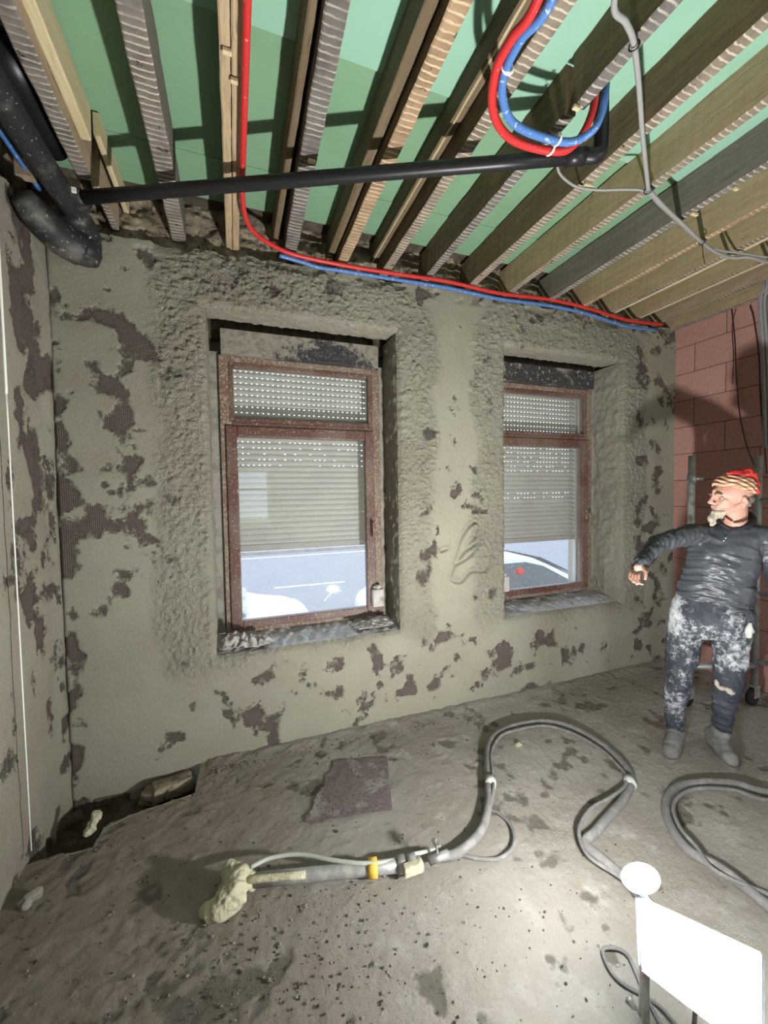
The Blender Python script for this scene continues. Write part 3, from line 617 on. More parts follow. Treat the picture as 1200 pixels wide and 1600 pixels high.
for i, (u0, u1) in enumerate(((1200, 1190), (1206, 1196), (1212, 1203), (1195, 1187))): tubeobj('conduit', [at(u0, 432, x=3.86), at(u0-2, 450, x=3.86), at(u1-1, 470, x=3.88), at(u1+4, 560, x=3.9), at(u1+8, 700, x=3.9)], .012 if i < 3 else .009, GREYC if i < 3 else M1('grey_conduit_dark', (.25, .25, .26), .5), cb, 10, 6)
for u, us, lab in ((1145, [(1143, 483), (1148, 530), (1150, 580), (1156, 650), (1168, 700), (1182, 735), (1188, 760)], 'thin dark wire hanging on the pink wall over the worker'), (1170, [(1172, 478), (1178, 500), (1186, 560), (1188, 620), (1194, 690), (1198, 740)], 'thin dark wire near the right edge of the pink wall')):
    tag(tubeobj('hanging_wire', [at(a, b, x=3.905) for a, b in us], .004, TIEB, None, 6, 6), lab, 'wire')
tag(tubeobj('hanging_wire', [at(a, b, x=3.905) for a, b in [(1150, 483), (1144, 510), (1146, 560), (1144, 600)]], .0028, TIEB, None, 6, 6), 'shorter thin wire beside the long one on the pink wall', 'wire')
# plumb string on the left wall
tag(tubeobj('plumb_string', [(-.882, 2.145, 2.98), (-.882, 2.145, 2.09), (-.882, 2.145, 2.08), (-.882, 2.145, 1.5), (-.882, 2.148, .09)], [.0055, .0055, .003, .003, .003], WHITE, None, 8, 2), 'taut white vertical string in front of the left wall', 'string')
# splinters of lath on joists
for i, (u, v, z, dx_, dy_) in enumerate([(355, 78, 3.145, .03, .004), (366, 124, 3.145, .025, .002), (487, 250, 3.145, .035, .01), (900, 166, 3.145, .03, .03), (920, 288, 3.145, .06, .0), (1085, 333, 3.145, .05, .02), (1150, 293, 3.145, .03, .02)]):
    p = at(u, v, z=z); bm = B(); box(bm, p.x-dx_/2, p.x+dx_/2, p.y-.008, p.y+.008, p.z-.012, p.z+.001, .002)
    tag(link('lath_scrap', bm, W_NEW), ['pale lath splinter near the top of the double plank joist', 'second pale lath splinter lower on the double plank joist', 'pale splinter on the dark joist above the black pipe', 'square lath scrap on the joist end inside the blue loop', 'flat lath scrap above the thin grey cable', 'pale lath scrap near the lower grey cable tie', 'pale lath scrap on the blackish joist near the right edge'][i], 'wood scrap')

# ------------------------------------------------------------------ floor objects
# spray lance
HZ = .03
ln = thing('spray_lance', 'plaster spraying lance lying on the floor with mortar clotted nozzle', 'spray lance', (.35, 1.66, 0))
A, Bq = at(392, 1376, z=.04), at(690, 1345, z=.04)
ax = (Bq-A).normalized()
tubeobj('lance_tube', [A, Bq-ax*.13], .027, METALD, ln, 20, 4)
tubeobj('spray_pipe', [A-ax*.03+Vector((-.004, -.02, .025)), A+ax*.22+Vector((0, -.022, .022))], .014, CREAM, ln, 12, 4)
tubeobj('air_hose', [A+Vector((.0, .02, .04)), at(425, 1340, z=.07), at(470, 1335, z=.07), at(520, 1344, z=.07), at(570, 1349, z=.07), at(610, 1345, z=.06), at(650, 1334, z=.05), at(680, 1328, z=.04)], .0085, HOSE2, ln, 10, 8)
T = at(582, 1356, z=.04); tubeobj('tape_band', [T-ax*.02, T+ax*.02], .036, YEL, ln, 18, 2)['label'] = 'yellow tape band'
for a_, b_2, r_ in ((620, 632, .034), (636, 650, .036), (652, 657, .030)):
    p, q = at(a_, 1352, z=.04), at(b_2, 1349, z=.04); tubeobj('coupling', [p, q], r_, METAL, ln, 14, 1)
bm = B(); q = at(645, 1350, z=.05); box(bm, q.x-.05, q.x+.035, q.y-.035, q.y-.005, .03, .075, .006); link('coupling_lever', bm, CREAM, ln)
p = at(684, 1340, z=.05); tubeobj('valve', [p+Vector((-.04, 0, 0)), p+Vector((.05, 0, 0))], .018, METAL, ln, 12, 2)
bm = B(); tube(bm, [p+Vector((.0, .0, .0)), p+Vector((0, .02, .07))], .006, 8); box(bm, p.x-.012, p.x+.012, p.y-.01, p.y+.035, .10, .112, .003); link('valve_handle', bm, METAL, ln)
# clotted nozzle: remeshed crumpled lump
def blob(name, prims, voxel, m, parent, smooth=4, post=None, fac=.5):
    bm = B()
    for p in prims:
        if p[0] == 'c':
            _, a, ra, b, rb = p; a = Vector(a); b = Vector(b)
            for c, r in ((a, ra), (b, rb)):
                rr = bmesh.ops.create_icosphere(bm, subdivisions=3, radius=r)
                for v in rr['verts']: v.co += c
            t = (b-a)
            if t.length > 1e-4:
                o = t.normalized().orthogonal().normalized(); q = t.normalized().cross(o); R0 = []; R1 = []
                for k in range(20):
                    d = o*math.cos(k*math.pi/10)+q*math.sin(k*math.pi/10); R0.append(bm.verts.new(a+d*ra)); R1.append(bm.verts.new(b+d*rb))
                for k in range(20): bm.faces.new((R0[k], R0[(k+1) % 20], R1[(k+1) % 20], R1[k]))
                bm.faces.new(R0[::-1]); bm.faces.new(R1)
        elif p[0] == 'e':
            _, c, rad, ax3 = p; rr = bmesh.ops.create_icosphere(bm, subdivisions=4, radius=1); c = Vector(c)
            for v in rr['verts']: d = v.co.copy(); v.co = c+ax3[0]*d.x*rad[0]+ax3[1]*d.y*rad[1]+ax3[2]*d.z*rad[2]
        elif p[0] == 'l':        # loft: list of (centre, axis1, r1, axis2, r2), squarish ellipse
            _, secs, ex = p; R = []
            for c, a1, r1, a2, r2 in secs:
                ring = []
                for k in range(32):
                    t = k*math.pi/16; ct, st = math.cos(t), math.sin(t)
                    ring.append(bm.verts.new(Vector(c)+Vector(a1)*r1*math.copysign(abs(ct)**ex, ct)+Vector(a2)*r2*math.copysign(abs(st)**ex, st)))
                R.append(ring)
            for r0, r1_ in zip(R[:-1], R[1:]):
                for k in range(32): bm.faces.new((r0[k], r0[(k+1) % 32], r1_[(k+1) % 32], r1_[k]))
            bm.faces.new(R[0][::-1]); bm.faces.new(R[-1])
    bmesh.ops.recalc_face_normals(bm, faces=bm.faces[:])
    me = bpy.data.meshes.new('tmp'); bm.to_mesh(me); bm.free(); o = bpy.data.objects.new('tmp', me); COL.objects.link(o)
    r = o.modifiers.new('r', 'REMESH'); r.mode = 'VOXEL'; r.voxel_size = voxel; r.adaptivity = 0
    s = o.modifiers.new('s', 'SMOOTH'); s.factor = fac; s.iterations = smooth
    dg = bpy.context.evaluated_depsgraph_get(); ev = o.evaluated_get(dg); me2 = bpy.data.meshes.new_from_object(ev); bpy.data.objects.remove(o)
    n = len(me2.vertices); co = np.empty(n*3, np.float32); me2.vertices.foreach_get('co', co); co = co.reshape(-1, 3).astype(float)
    no = np.empty(n*3, np.float32); me2.vertices.foreach_get('normal', no); no = no.reshape(-1, 3).astype(float)
    if post:
        out = post(co, no, me2)
        if out is not None: me2.vertices.foreach_set('co', out.astype(np.float32).ravel())
    me2.update(); me2.polygons.foreach_set('use_smooth', [True]*len(me2.polygons)); me2.materials.clear(); me2.materials.append(m); me2.name = name
    ob = bpy.data.objects.new(name, me2); COL.objects.link(ob)
    if parent: ob.parent = parent; ob.location = -parent.location
    return ob
def n3(co, f, s=0): # cheap 3-D noise from three planar ones
    return (fbm(co[:, 0]+co[:, 2]*.7, co[:, 1]+co[:, 2]*.4, f, 3, s)+fbm(co[:, 1]-co[:, 0]*.6, co[:, 2]+co[:, 0]*.2, f, 3, s+9))/2-.5
h0 = at(372, 1372, z=.06); h1 = at(365, 1395, z=.055); h2 = at(345, 1418, z=.035); h3 = at(318, 1424, z=.02)
blob('clotted_nozzle', [('c', A, .034, h0, .046), ('c', h0, .048, h1, .055), ('c', h1, .056, h2, .042), ('c', h2, .040, h3, .022), ('c', h0+Vector((-.03, .045, .005)), .036, h0, .045)], .005, CREAM, ln, 2,
     lambda co, no, me: co+no*(n3(co, 26, 3)*.034+n3(co, 70, 4)*.012)[:, None])['label'] = 'cream mortar clot over a cloth wrapped nozzle'
# hose loops
hp = [(690, 1338), (712, 1334), (740, 1312), (755, 1290), (762, 1262), (764, 1240), (762, 1200), (763, 1168), (775, 1148), (805, 1134), (850, 1128), (885, 1134), (915, 1147), (945, 1167), (968, 1187), (984, 1208), (985, 1228), (972, 1252), (950, 1277), (930, 1300), (915, 1318)]
hs = thing('spray_hose', 'thick grey mortar hose with thin air line, looped from the lance towards the work lamp', 'hose', (1.7, 1.8, 0))
tubeobj('mortar_hose', [at(u, v, z=.024) for u, v in hp]+[at(u, v, z=.024) for u, v in ((945, 1345), (985, 1382), (1025, 1435), (1070, 1500), (1120, 1570))], .021, HOSE, hs, 14, 8)
tp = [(692, 1334), (720, 1336), (750, 1342), (780, 1341), (800, 1325), (803, 1305), (795, 1285), (778, 1270), (766, 1262), (771, 1235), (769, 1200), (768, 1175), (782, 1150), (810, 1140), (850, 1134), (890, 1144), (935, 1168), (962, 1192), (978, 1212), (976, 1228), (955, 1245), (925, 1262), (908, 1285), (905, 1308), (920, 1338), (965, 1368), (1010, 1400), (1060, 1470)]
tubeobj('air_line', [at(u, v, z=.012+.03*(0 if i < 9 else 1)) for i, (u, v) in enumerate(tp)], .0085, HOSE, hs, 10, 8)
for u, v in ((767, 1222), (984, 1222)):
    c = at(u, v, z=.03); tubeobj('hose_wrap', [c-Vector((.016, .02, 0)), c+Vector((.016, .02, 0))], .03, HOSE2, hs, 12, 2)
h2o = thing('spray_hose', 'second grey hose pair curving behind the work lamp, near the right edge', 'hose', (2.1, 1.2, 0))
tubeobj('mortar_hose', [(3.2, .85, .024), (2.9, 1.05, .024)]+[at(u, v, z=.024) for u, v in ((1200, 1238), (1145, 1224), (1090, 1223), (1055, 1232), (1040, 1258), (1050, 1295), (1080, 1332))]+[(1.88, 1.05, .024), (1.87, .8, .024), (1.9, .4, .024)], .021, HOSE, h2o, 14, 8)
tubeobj('air_line', [(3.2, .78, .04), (2.9, 1.0, .04)]+[at(u, v, z=.04) for u, v in ((1200, 1250), (1145, 1234), (1090, 1232), (1062, 1243), (1052, 1262), (1062, 1292), (1090, 1325), (1125, 1365))]+[(1.98, .8, .03), (2.02, .4, .03)], .009, HOSE, h2o, 10, 8)
# mauve mesh patch on the floor
def mp_(x, y): return np.stack([x, y, .011+.010*(fbm(x, y, 3, 4, 81)-.5)+.002*fbm(x, y, 30, 2, 5)], -1)
pc = [at(515, 1190, z=0), at(605, 1185, z=0), at(613, 1268, z=0), at(468, 1290, z=0)]
def bil(u, v):
    P0, P1, P2, P3 = [np.array(p) for p in (pc[3], pc[2], pc[1], pc[0])]; u = u[:, None]; v = v[:, None]
    q = (P0*(1-u)+P1*u)*(1-v)+(P3*(1-u)+P2*u)*v; q[:, :2] += (.02*(fbm(u[:, 0], v[:, 0], 7, 3, 6)-.5)*(u[:, 0] < .15))[:, None]
    q[:, 2] = .008+.010*(fbm(q[:, 0], q[:, 1], 3, 4, 81)-.5)+.006*(fbm(q[:, 0], q[:, 1], 22, 3, 82)-.5)+.002; return q
MESHM = M1('mauve_mesh', (.17, .135, .135), .95, spots=[(7, .52, .62, (.25, .235, .225)), (70, .5, .7, (.09, .065, .07))], bump=(90, .8, .004))
o = gridmesh('mesh_offcut', np.linspace(0, 1, 60), np.linspace(0, 1, 60), bil, MESHM, lambda u, v: (u < .12*fbm(u, v, 9, 3, 2)) | ((u+1-v) < .0)); tag(o, 'flat square of mauve reinforcement mesh stuck to the floor below left window', 'mesh')
# bricks and rubble in the pit
def brick(name, u, v, z, s, rz, lab, m):
    c = at(u, v, z=z); bm = B(); box(bm, -s[0]/2, s[0]/2, -s[1]/2, s[1]/2, -s[2]/2, s[2]/2, .008)
    bmesh.ops.subdivide_edges(bm, edges=bm.edges[:], cuts=2, use_grid_fill=True)
    for q in bm.verts: q.co += q.co.normalized()*.012*mnoise.noise(q.co*30+c)
    bmesh.ops.rotate(bm, cent=(0, 0, 0), matrix=Matrix.Rotation(rz, 3, 'Z'), verts=bm.verts); bmesh.ops.translate(bm, vec=c, verts=bm.verts); return tag(link(name, bm, m), lab, 'brick')
brick('old_brick', 270, 1228, -.045, (.20, .10, .075), .25, 'broken old brick at the right end of the floor hole', RUBBLE)
brick('old_brick', 238, 1243, -.075, (.10, .09, .07), -.3, 'smaller rubble stone left of the brick in the floor hole', RUBBLE)
brick('old_brick', 185, 1240, -.105, (.22, .11, .07), .12, 'dark brick along the wall foot inside the floor hole', DARKR)
brick('old_brick', 105, 1290, -.125, (.14, .10, .06), .5, 'dark chunk in the deepest corner of the floor hole', DARKR)
c = at(147, 1284, z=.03); blob('mortar_lump', [('c', c+Vector((-.02, -.01, -.025)), .018, c+Vector((.012, .01, .02)), .024), ('c', c+Vector((-.01, .0, -.03)), .024, c+Vector((-.03, -.02, -.03)), .02)], .004, CREAM, None, 1, lambda co, no, me: co+no*(n3(co, 38, 3)*.05)[:, None]); o = bpy.data.objects['mortar_lump']; tag(o, 'cream coloured lump standing on the edge of the floor hole', 'mortar lump')
c = at(45, 1404, z=.015); blob('mortar_lump', [('c', c+Vector((-.02, 0, -.004)), .018, c+Vector((.02, .012, .0)), .022), ('c', c+Vector((0, -.02, -.006)), .014, c, .016)], .004, MORT, None, 1, lambda co, no, me: co+no*(n3(co, 38, 3)*.045)[:, None]); tag(bpy.data.objects['mortar_lump.001'], 'grey lump on the floor beside the left wall', 'mortar lump')
c = at(495, 1218-65, z=.012); c = at(810, 1163, z=.012)
bm = B(); lump(bm, c, (.022, .016, .012), 8); tag(link('mortar_lump', bm, CREAM), 'small pale chip on the floor inside the hose loop', 'mortar lump')
# crumbs: uncountable
rnd = random.Random(7); bm = B()
for i in range(1500):
    if i < 700: x = rnd.uniform(-.85, 1.6); y = rnd.uniform(.75, 2.55)
    elif i < 1000: x = rnd.uniform(-.2, 1.6); y = 2.6-abs(rnd.gauss(0, .06))
    else: x = rnd.gauss(.05, .35); y = rnd.gauss(1.35, .2)
    if inpit(np.array([x]), np.array([y]))[0] or y > 2.62 or x < -.88: continue
    r = rnd.uniform(.0018, .0052)*(1.5 if rnd.random() < .08 else 1); rr = bmesh.ops.create_icosphere(bm, subdivisions=1, radius=r)
    s = Vector((rnd.uniform(.7, 1.5), rnd.uniform(.7, 1.4), rnd.uniform(.5, .9)))
    for v in rr['verts']: v.co = Vector((v.co.x*s.x, v.co.y*s.y, v.co.z*s.z))+Vector((x, y, r*.3+.001))
    mi = 0 if rnd.random() < .45 else 1
    for f in {f for v in rr['verts'] for f in v.link_faces}: f.material_index = mi
cr = link('mortar_crumbs', bm, [MORT, DARKR]); cr['kind'] = 'stuff'; tag(cr, 'scattered grey and dark mortar crumbs over the floor', 'debris')

# ------------------------------------------------------------------ work lamp (main light)
wk = thing('work_lamp', 'blazing white twin-head LED work lamp standing low on the floor', 'lamp', (1.15, .7, 0))
LE = M1('led_panel', (1, 1, 1), .5, emit=(1, .985, .95), es=LAMP_PANEL); LE2 = M1('led_globe', (1, 1, 1), .5, emit=(1, .99, .97), es=LAMP_HEAD)
QC = [at(998, 1402, z=.385), at(1192, 1492, z=.36), at(1192, 1660, z=.24), at(1002, 1514, z=.27)]
LPc = sum(QC, Vector())/4; nrm = (QC[1]-QC[0]).cross(QC[3]-QC[0]).normalized(); nrm = nrm if nrm.z > 0 else -nrm
def slab(name, grow, t0, t1, m, par, bev):
    bm = B(); lo = [bm.verts.new(LPc+(q-LPc)*grow+nrm*t0) for q in QC]; hi = [bm.verts.new(LPc+(q-LPc)*grow+nrm*t1) for q in QC]
    bm.faces.new(lo[::-1]); bm.faces.new(hi)
    for i in range(4): bm.faces.new((lo[i], lo[(i+1) % 4], hi[(i+1) % 4], hi[i]))
    bmesh.ops.bevel(bm, geom=bm.edges[:], offset=bev, segments=3, affect='EDGES')
    return link(name, bm, m, par)
slab('lamp_housing', 1.05, -.032, -.004, M1('lamp_grey', (.22, .24, .27), .5), wk, .008)
slab('led_panel', .98, -.003, .003, LE, wk, .0012)
HP = at(1001, 1372, z=.43)
bm = B(); rr = bmesh.ops.create_icosphere(bm, subdivisions=4, radius=1)
for v in rr['verts']: v.co = HP+Vector((v.co.x*.062, v.co.y*.042, v.co.z*.026))
for f in bm.faces: f.material_index = 0 if f.calc_center_median().z > HP.z-.004 else 1
link('led_globe', bm, [LE2, M1('led_globe_underside', (1, 1, 1), .5, emit=(.86, .94, 1), es=LAMP_HEAD*.026)], wk, True)
tubeobj('globe_collar', [HP+Vector((0, 0, -.05)), HP+Vector((0, 0, -.026))], .016, BLACK, wk, 16, 2)
tubeobj('globe_arm', [HP+Vector((0, 0, -.05)), HP+Vector((.02, -.05, -.09)), LPc+nrm*-.028], .012, METAL, wk, 10, 6)
fr = [QC[i]+nrm*-.028 for i in range(4)]
for i in range(4):
    q = LPc+(fr[i]-LPc)*.9; tubeobj('stand_foot', [q, Vector((q.x, q.y, .012)), Vector((q.x+(q.x-LPc.x)*.3, q.y+(q.y-LPc.y)*.3, .011))], .010, METAL, wk, 10, 6)
tag(tubeobj('power_cord', [(LPc.x, LPc.y, .24), (LPc.x+.02, LPc.y+.03, .06), (1.20, .84, .008), (1.14, .94, .008), (1.17, 1.02, .008), (1.235, .98, .008), (1.18, .86, .008), (1.16, .72, .008), (1.3, .45, .008), (1.6, .3, .008)], .006, HOSE, None, 8, 8), 'grey dusty power cord coiled at the foot of the work lamp', 'cord')

# ------------------------------------------------------------------ rolling scaffold
sf = thing('scaffold_tower', 'grey tubular rolling scaffold standing behind the worker', 'scaffold', (3.4, 1.85, 0))
sx, sy = at(1073, 1112, z=0).x, at(1073, 1112, z=0).y
PA = Vector((3.12, 2.03, 0)); PB = Vector((3.60, 1.84, 0)); PC = Vector((3.78, .9, 0))
def post(P, u, vtop):
    d = at(u, vtop, x=P.x+0.0); return d.z
def xy_at(u, x): return at(u, 800, x=x)
PA = xy_at(1080, 3.16); PB = xy_at(1184, 3.62); PA.z = PB.z = 0
zA = at(1081, 712, x=PA.x).z; zB = at(1185, 712, x=PB.x).z
for P, zt in ((PA, zA), (PB, zB)):
    tubeobj('upright', [(P.x, P.y, .14), (P.x, P.y, zt)], .0235, METAL, sf, 14, 2)
Q = PB+Vector((.05, -.75, 0)); Q2 = PA+Vector((.0, -.0, 0))
tubeobj('upright', [(Q.x, Q.y, .14), (Q.x, Q.y, zB)], .0235, METAL, sf, 14, 2)
for v in (782, 928, 1040):
    z = at(1190, v, x=PB.x).z if v < 1000 else .34
    tubeobj('rung', [(PB.x, PB.y, z), (Q.x, Q.y, z)], .017, METAL, sf, 12, 2)
for v in (748,):
    z = at(1090, v, x=PA.x).z; tubeobj('stub', [(PA.x, PA.y, z), (PA.x+.07, PA.y-.03, z)], .014, METAL, sf, 10, 2); zc = z
    tubeobj('clamp', [(PA.x, PA.y, z-.03), (PA.x, PA.y, z+.03)], .03, METAL, sf, 12, 2)
tubeobj('base_rail', [(PA.x, PA.y, .30), (PB.x, PB.y, .30)], .024, METAL, sf, 12, 2)
for P in (PA, PB, Q):
    bm = B(); rr = bmesh.ops.create_cone(bm, cap_ends=True, segments=28, radius1=.062, radius2=.062, depth=.032); bmesh.ops.rotate(bm, cent=(0, 0, 0), matrix=Matrix.Rotation(math.pi/2, 3, 'X'), verts=bm.verts); bmesh.ops.bevel(bm, geom=bm.edges[:], offset=.005, segments=2, affect='EDGES')
    bmesh.ops.translate(bm, vec=(P.x-.02, P.y, .064), verts=bm.verts); c = link('caster', bm, TYRE, sf, True)
    bm = B(); box(bm, P.x-.03, P.x+.03, P.y-.024, P.y-.018, .06, .15, .002); box(bm, P.x-.03, P.x+.03, P.y+.018, P.y+.024, .06, .15, .002); box(bm, P.x-.032, P.x+.032, P.y-.026, P.y+.026, .14, .152, .002); link('caster_fork', bm, METAL, sf)

# ------------------------------------------------------------------ the worker
HV = Vector((.853, .521, 0)); RV = Vector((.521, -.853, 0)); UZ = Vector((0, 0, 1))
def P(u, v, dep=3.08):
    d = RT*(u-600)-UP*(v-800)+fw*FPX; return Vector((0, 0, CAM_H))+d*(dep/d.dot(HV))
SKIN = mat('skin', (.50, .27, .20), .5, spots=[(9, .4, .7, (.56, .32, .25)), (50, .6, .75, (.44, .2, .15))], bump=(70, .15, .002))[0]
HANDM = M1('dusty_skin', (.52, .36, .30), .6, spots=[(14, .45, .65, (.42, .36, .32))])
SHIRT = M1('charcoal_shirt', (.042, .047, .056), .45, spots=[(5, .45, .7, (.058, .064, .075)), (60, .74, .76, (.5, .5, .5))], bump=(60, .15, .003), spec=.5)
m_, N_, L_, b_, noise_, ramp_, mix_, mp_2, _ = mat('splattered_trousers', (.028, .033, .045), .7)
c_ = mix_(ramp_(noise_(7, 4), .4, .7), (.024, .028, .038), (.045, .052, .066))
sp_ = math_(N_, L_, 'ADD', attr(N_, 'dust'), math_(N_, L_, 'MULTIPLY', math_(N_, L_, 'SUBTRACT', noise_(26, 8, .85), .5), 3.0))
c_ = mix_(ramp_(sp_, .50, 1.15), c_, (.50, .52, .54)); c_ = mix_(ramp_(noise_(60, 5, .8), .66, .70), c_, (.5, .52, .54)); L_.new(c_, b_.inputs['Base Color'])
_bn = N_.new('ShaderNodeBump'); _bn.inputs['Strength'].default_value = .6; _bn.inputs['Distance'].default_value = .006; L_.new(noise_(35, 5, .7), _bn.inputs['Height']); L_.new(_bn.outputs[0], b_.inputs['Normal'])
TROU = m_
BOOT = M1('dusty_boot', (.13, .13, .125), .8, spots=[(14, .4, .65, (.19, .19, .18)), (60, .66, .7, (.32, .32, .31))], bump=(50, .5, .005))
SOLE = M1('boot_sole', (.16, .155, .14), .85)
man = thing('person', 'worker in charcoal shirt, red bandana and plaster-splattered trousers, one arm held out', 'person', (2.68, 1.56, 0))
# skeleton
Sr, Er, Wr = P(1086, 833, 3.05), P(1027, 849, 2.84), P(1001, 880, 2.65)
Sl, El, Wl = P(1189, 838, 3.12), P(1212, 893, 3.16), P(1222, 950, 3.08)
NB = P(1150, 828, 3.12); HC = P(1142, 774, 3.09)
pel = P(1112, 965, 3.10)
Hr, Hl = P(1080, 970, 3.10), P(1146, 975, 3.12)
Kr, Kl = P(1061, 1062, 3.03), P(1137, 1072, 3.03)
FR = at(1050, 1172, z=0); FLt = at(1126, 1166, z=0)
Ar = P(1054, 1140, 3.09); Al = P(1126, 1143, 3.14)
Fd = (-RV*.86-HV*.50).normalized(); Ld = UZ.cross(Fd).normalized(); tiltU = (UZ+RV*.0).normalized()
hl = lambda f, l, u: HC+Fd*f+Ld*l+UZ*u
AX = (Fd, Ld, UZ)
def hand(W_, dirp, palm_n, side, curls, sc=1.0):
    """palm from wrist along dirp; side = direction from little finger to index"""
    dirp = dirp.normalized(); side = (side-dirp*side.dot(dirp)).normalized(); pn = palm_n.normalized(); out = []
    pc_ = W_+dirp*.05*sc
    out.append(('c', W_, .024*sc, W_+dirp*.03*sc, .026*sc))
    out.append(('e', pc_, (.048*sc, .040*sc, .015*sc), (dirp, side, pn)))
    lens = [(.040, .024, .020), (.044, .027, .021), (.041, .025, .020), (.032, .019, .017)]
    for i, (l0, l1, l2) in enumerate(lens):
        b = W_+dirp*(.088-.006*abs(i-1))*sc+side*(.030-.020*i)*sc; d = (dirp+side*(.16-.10*i)).normalized(); a = curls[i]; r = (.0095-.0006*i)*sc; p = b
        for j, l in enumerate((l0, l1, l2)):
            ang = a*(j+1)*.75 if j else a*.5
            dd = (d*math.cos(ang)+pn*math.sin(ang)).normalized(); q = p+dd*l*sc; out.append(('c', p, r*(1-.08*j), q, r*(.92-.08*j))); p = q
    b = W_+dirp*.028*sc+side*.030*sc; d = (dirp*.55+side*.7+pn*.35).normalized(); q = b+d*.038*sc; out.append(('c', b, .014*sc, q, .0115*sc)); d2 = (dirp*.85+side*.2+pn*.45).normalized(); q2 = q+d2*.032*sc; out.append(('c', q, .0115*sc, q2, .010*sc)); q3 = q2+(dirp*.8+pn*.6).normalized()*.02*sc; out.append(('c', q2, .010*sc, q3, .008*sc))
    return out
hdir = (P(988, 903, 2.60)-Wr).normalized()
body = [('e', hl(-.012, 0, .014), (.096, .075, .090), AX), ('e', hl(.036, 0, .012), (.050, .062, .058), AX), ('e', hl(.034, 0, -.045), (.050, .055, .062), AX),
        ('c', hl(.082, -.030, .003), .013, hl(.082, .030, .003), .013), ('c', hl(.088, 0, .0), .010, hl(.110, 0, -.038), .0115), ('c', hl(.097, -.010, -.043), .0085, hl(.097, .010, -.043), .0085), ('c', hl(.09, 0, -.0), .010, hl(.085, 0, .03), .012),
        ('e', hl(.052, .042, -.030), (.022, .014, .016), AX), ('e', hl(.052, -.042, -.030), (.022, .014, .016), AX), ('e', hl(.062, 0, -.062), (.030, .028, .026), AX),
        ('c', hl(.084, -.018, -.064), .0085, hl(.084, .018, -.064), .0085), ('c', hl(.082, -.016, -.077), .0085, hl(.082, .016, -.077), .0085),
        ('c', hl(-.012, .050, -.060), .022, hl(.060, .020, -.100), .020), ('c', hl(-.012, -.050, -.060), .022, hl(.060, -.020, -.100), .020), ('e', hl(.068, 0, -.100), (.022, .026, .020), AX),
        ('e', hl(.02, 0, -.078), (.06, .052, .034), AX)]
for s in (1, -1):
    e0 = hl(-.018, s*.077, -.038); body += [('c', e0+UZ*.022, .011, e0+UZ*.0-Fd*.012, .012), ('c', e0-Fd*.012, .012, e0-UZ*.030+Fd*.004, .008), ('c', e0+UZ*.022, .010, e0+Fd*.012-UZ*.008, .007)]
body += [('c', hl(-.020, 0, -.05), .058, NB, .056), ('c', NB, .05, P(1135, 860, 3.13), .07), ('c', P(1135, 870, 3.12), .075, pel, .08), ('c', NB+UZ*-.04, .035, Sr, .035), ('c', NB+UZ*-.04, .035, Sl, .035),
         ('c', Sr, .036, Er, .030), ('c', Er, .030, Wr, .024), ('c', Sl, .036, El, .030), ('c', El, .030, Wl, .024),
         ('c', Hr, .06, Kr, .038), ('c', Kr, .036, Ar, .024), ('c', Hl, .06, Kl, .038), ('c', Kl, .036, Al, .024), ('c', Hr, .06, Hl, .06)]
body += hand(Wr, hdir, (-UZ*.4-HV*.5+RV*.3), RV*.8-HV*.5, (.95, 1.1, 1.0, .9), .88)
body += hand(Wl, (P(1226, 990, 3.02)-Wl), -RV, -HV, (.5, .55, .6, .6), 1.0)
def bodypost(co, no, me):
    # eye sockets and wrinkles
    for s in (1, -1):
        c = np.array(hl(.084, s*.034, -.015)); d = np.linalg.norm(co-c, axis=1); co = co - np.array(Fd)[None]*(.013*np.exp(-(d/.015)**2))[:, None]
        c = np.array(hl(.062, s*.062, -.062)); d = np.linalg.norm(co-c, axis=1); co = co-no*(.006*np.exp(-(d/.02)**2))[:, None]
        c = np.array(hl(-.010, s*.090, -.034)); d = np.linalg.norm(co-c, axis=1); co = co-no*(.006*np.exp(-(d/.009)**2))[:, None]
    rel = co-np.array(HC); f_ = rel@np.array(Fd); u_ = rel@np.array(UZ); m = np.exp(-((f_-.085)/.03)**2-((u_+.0705)/.0035)**2)
    co = co-np.array(Fd)[None]*(.005*m)[:, None]
    m = ((u_ > .015) & (u_ < .06) & (f_ > .03)); co = co+no*(m*.0009*np.sin(u_*480))[:, None]
    return co+no*(n3(co, 60, 4)*.0022)[:, None]
bd = blob('body', body, .0042, SKIN, man, 3, bodypost)
for s in (1, -1):
    bm = B(); bmesh.ops.create_icosphere(bm, subdivisions=3, radius=.0115)
    for v in bm.verts: v.co += hl(.0685, s*.034, -.016)
    for f in bm.faces: f.material_index = 1 if (f.calc_center_median()-hl(.0685, s*.034, -.016)).normalized().dot((Fd-HV*.1-UZ*.1).normalized()) > .86 else 0
    link('eye', bm, [M1('eye_white', (.34, .27, .23), .35), M1('iris', (.04, .035, .03), .2)], man, True)
    tubeobj('eyebrow', [hl(.092, s*.014, .006), hl(.091, s*.032, .011), hl(.078, s*.052, .006)], [.004, .0055, .003], M1('brow_hair', (.22, .15, .11), .9), man, 8, 4, wob=.5)
    tubeobj('eyelid', [hl(.078, s*.020, -.011), hl(.0805, s*.034, -.008), hl(.072, s*.048, -.012)], [.0035, .0045, .003], SKIN, man, 8, 4)
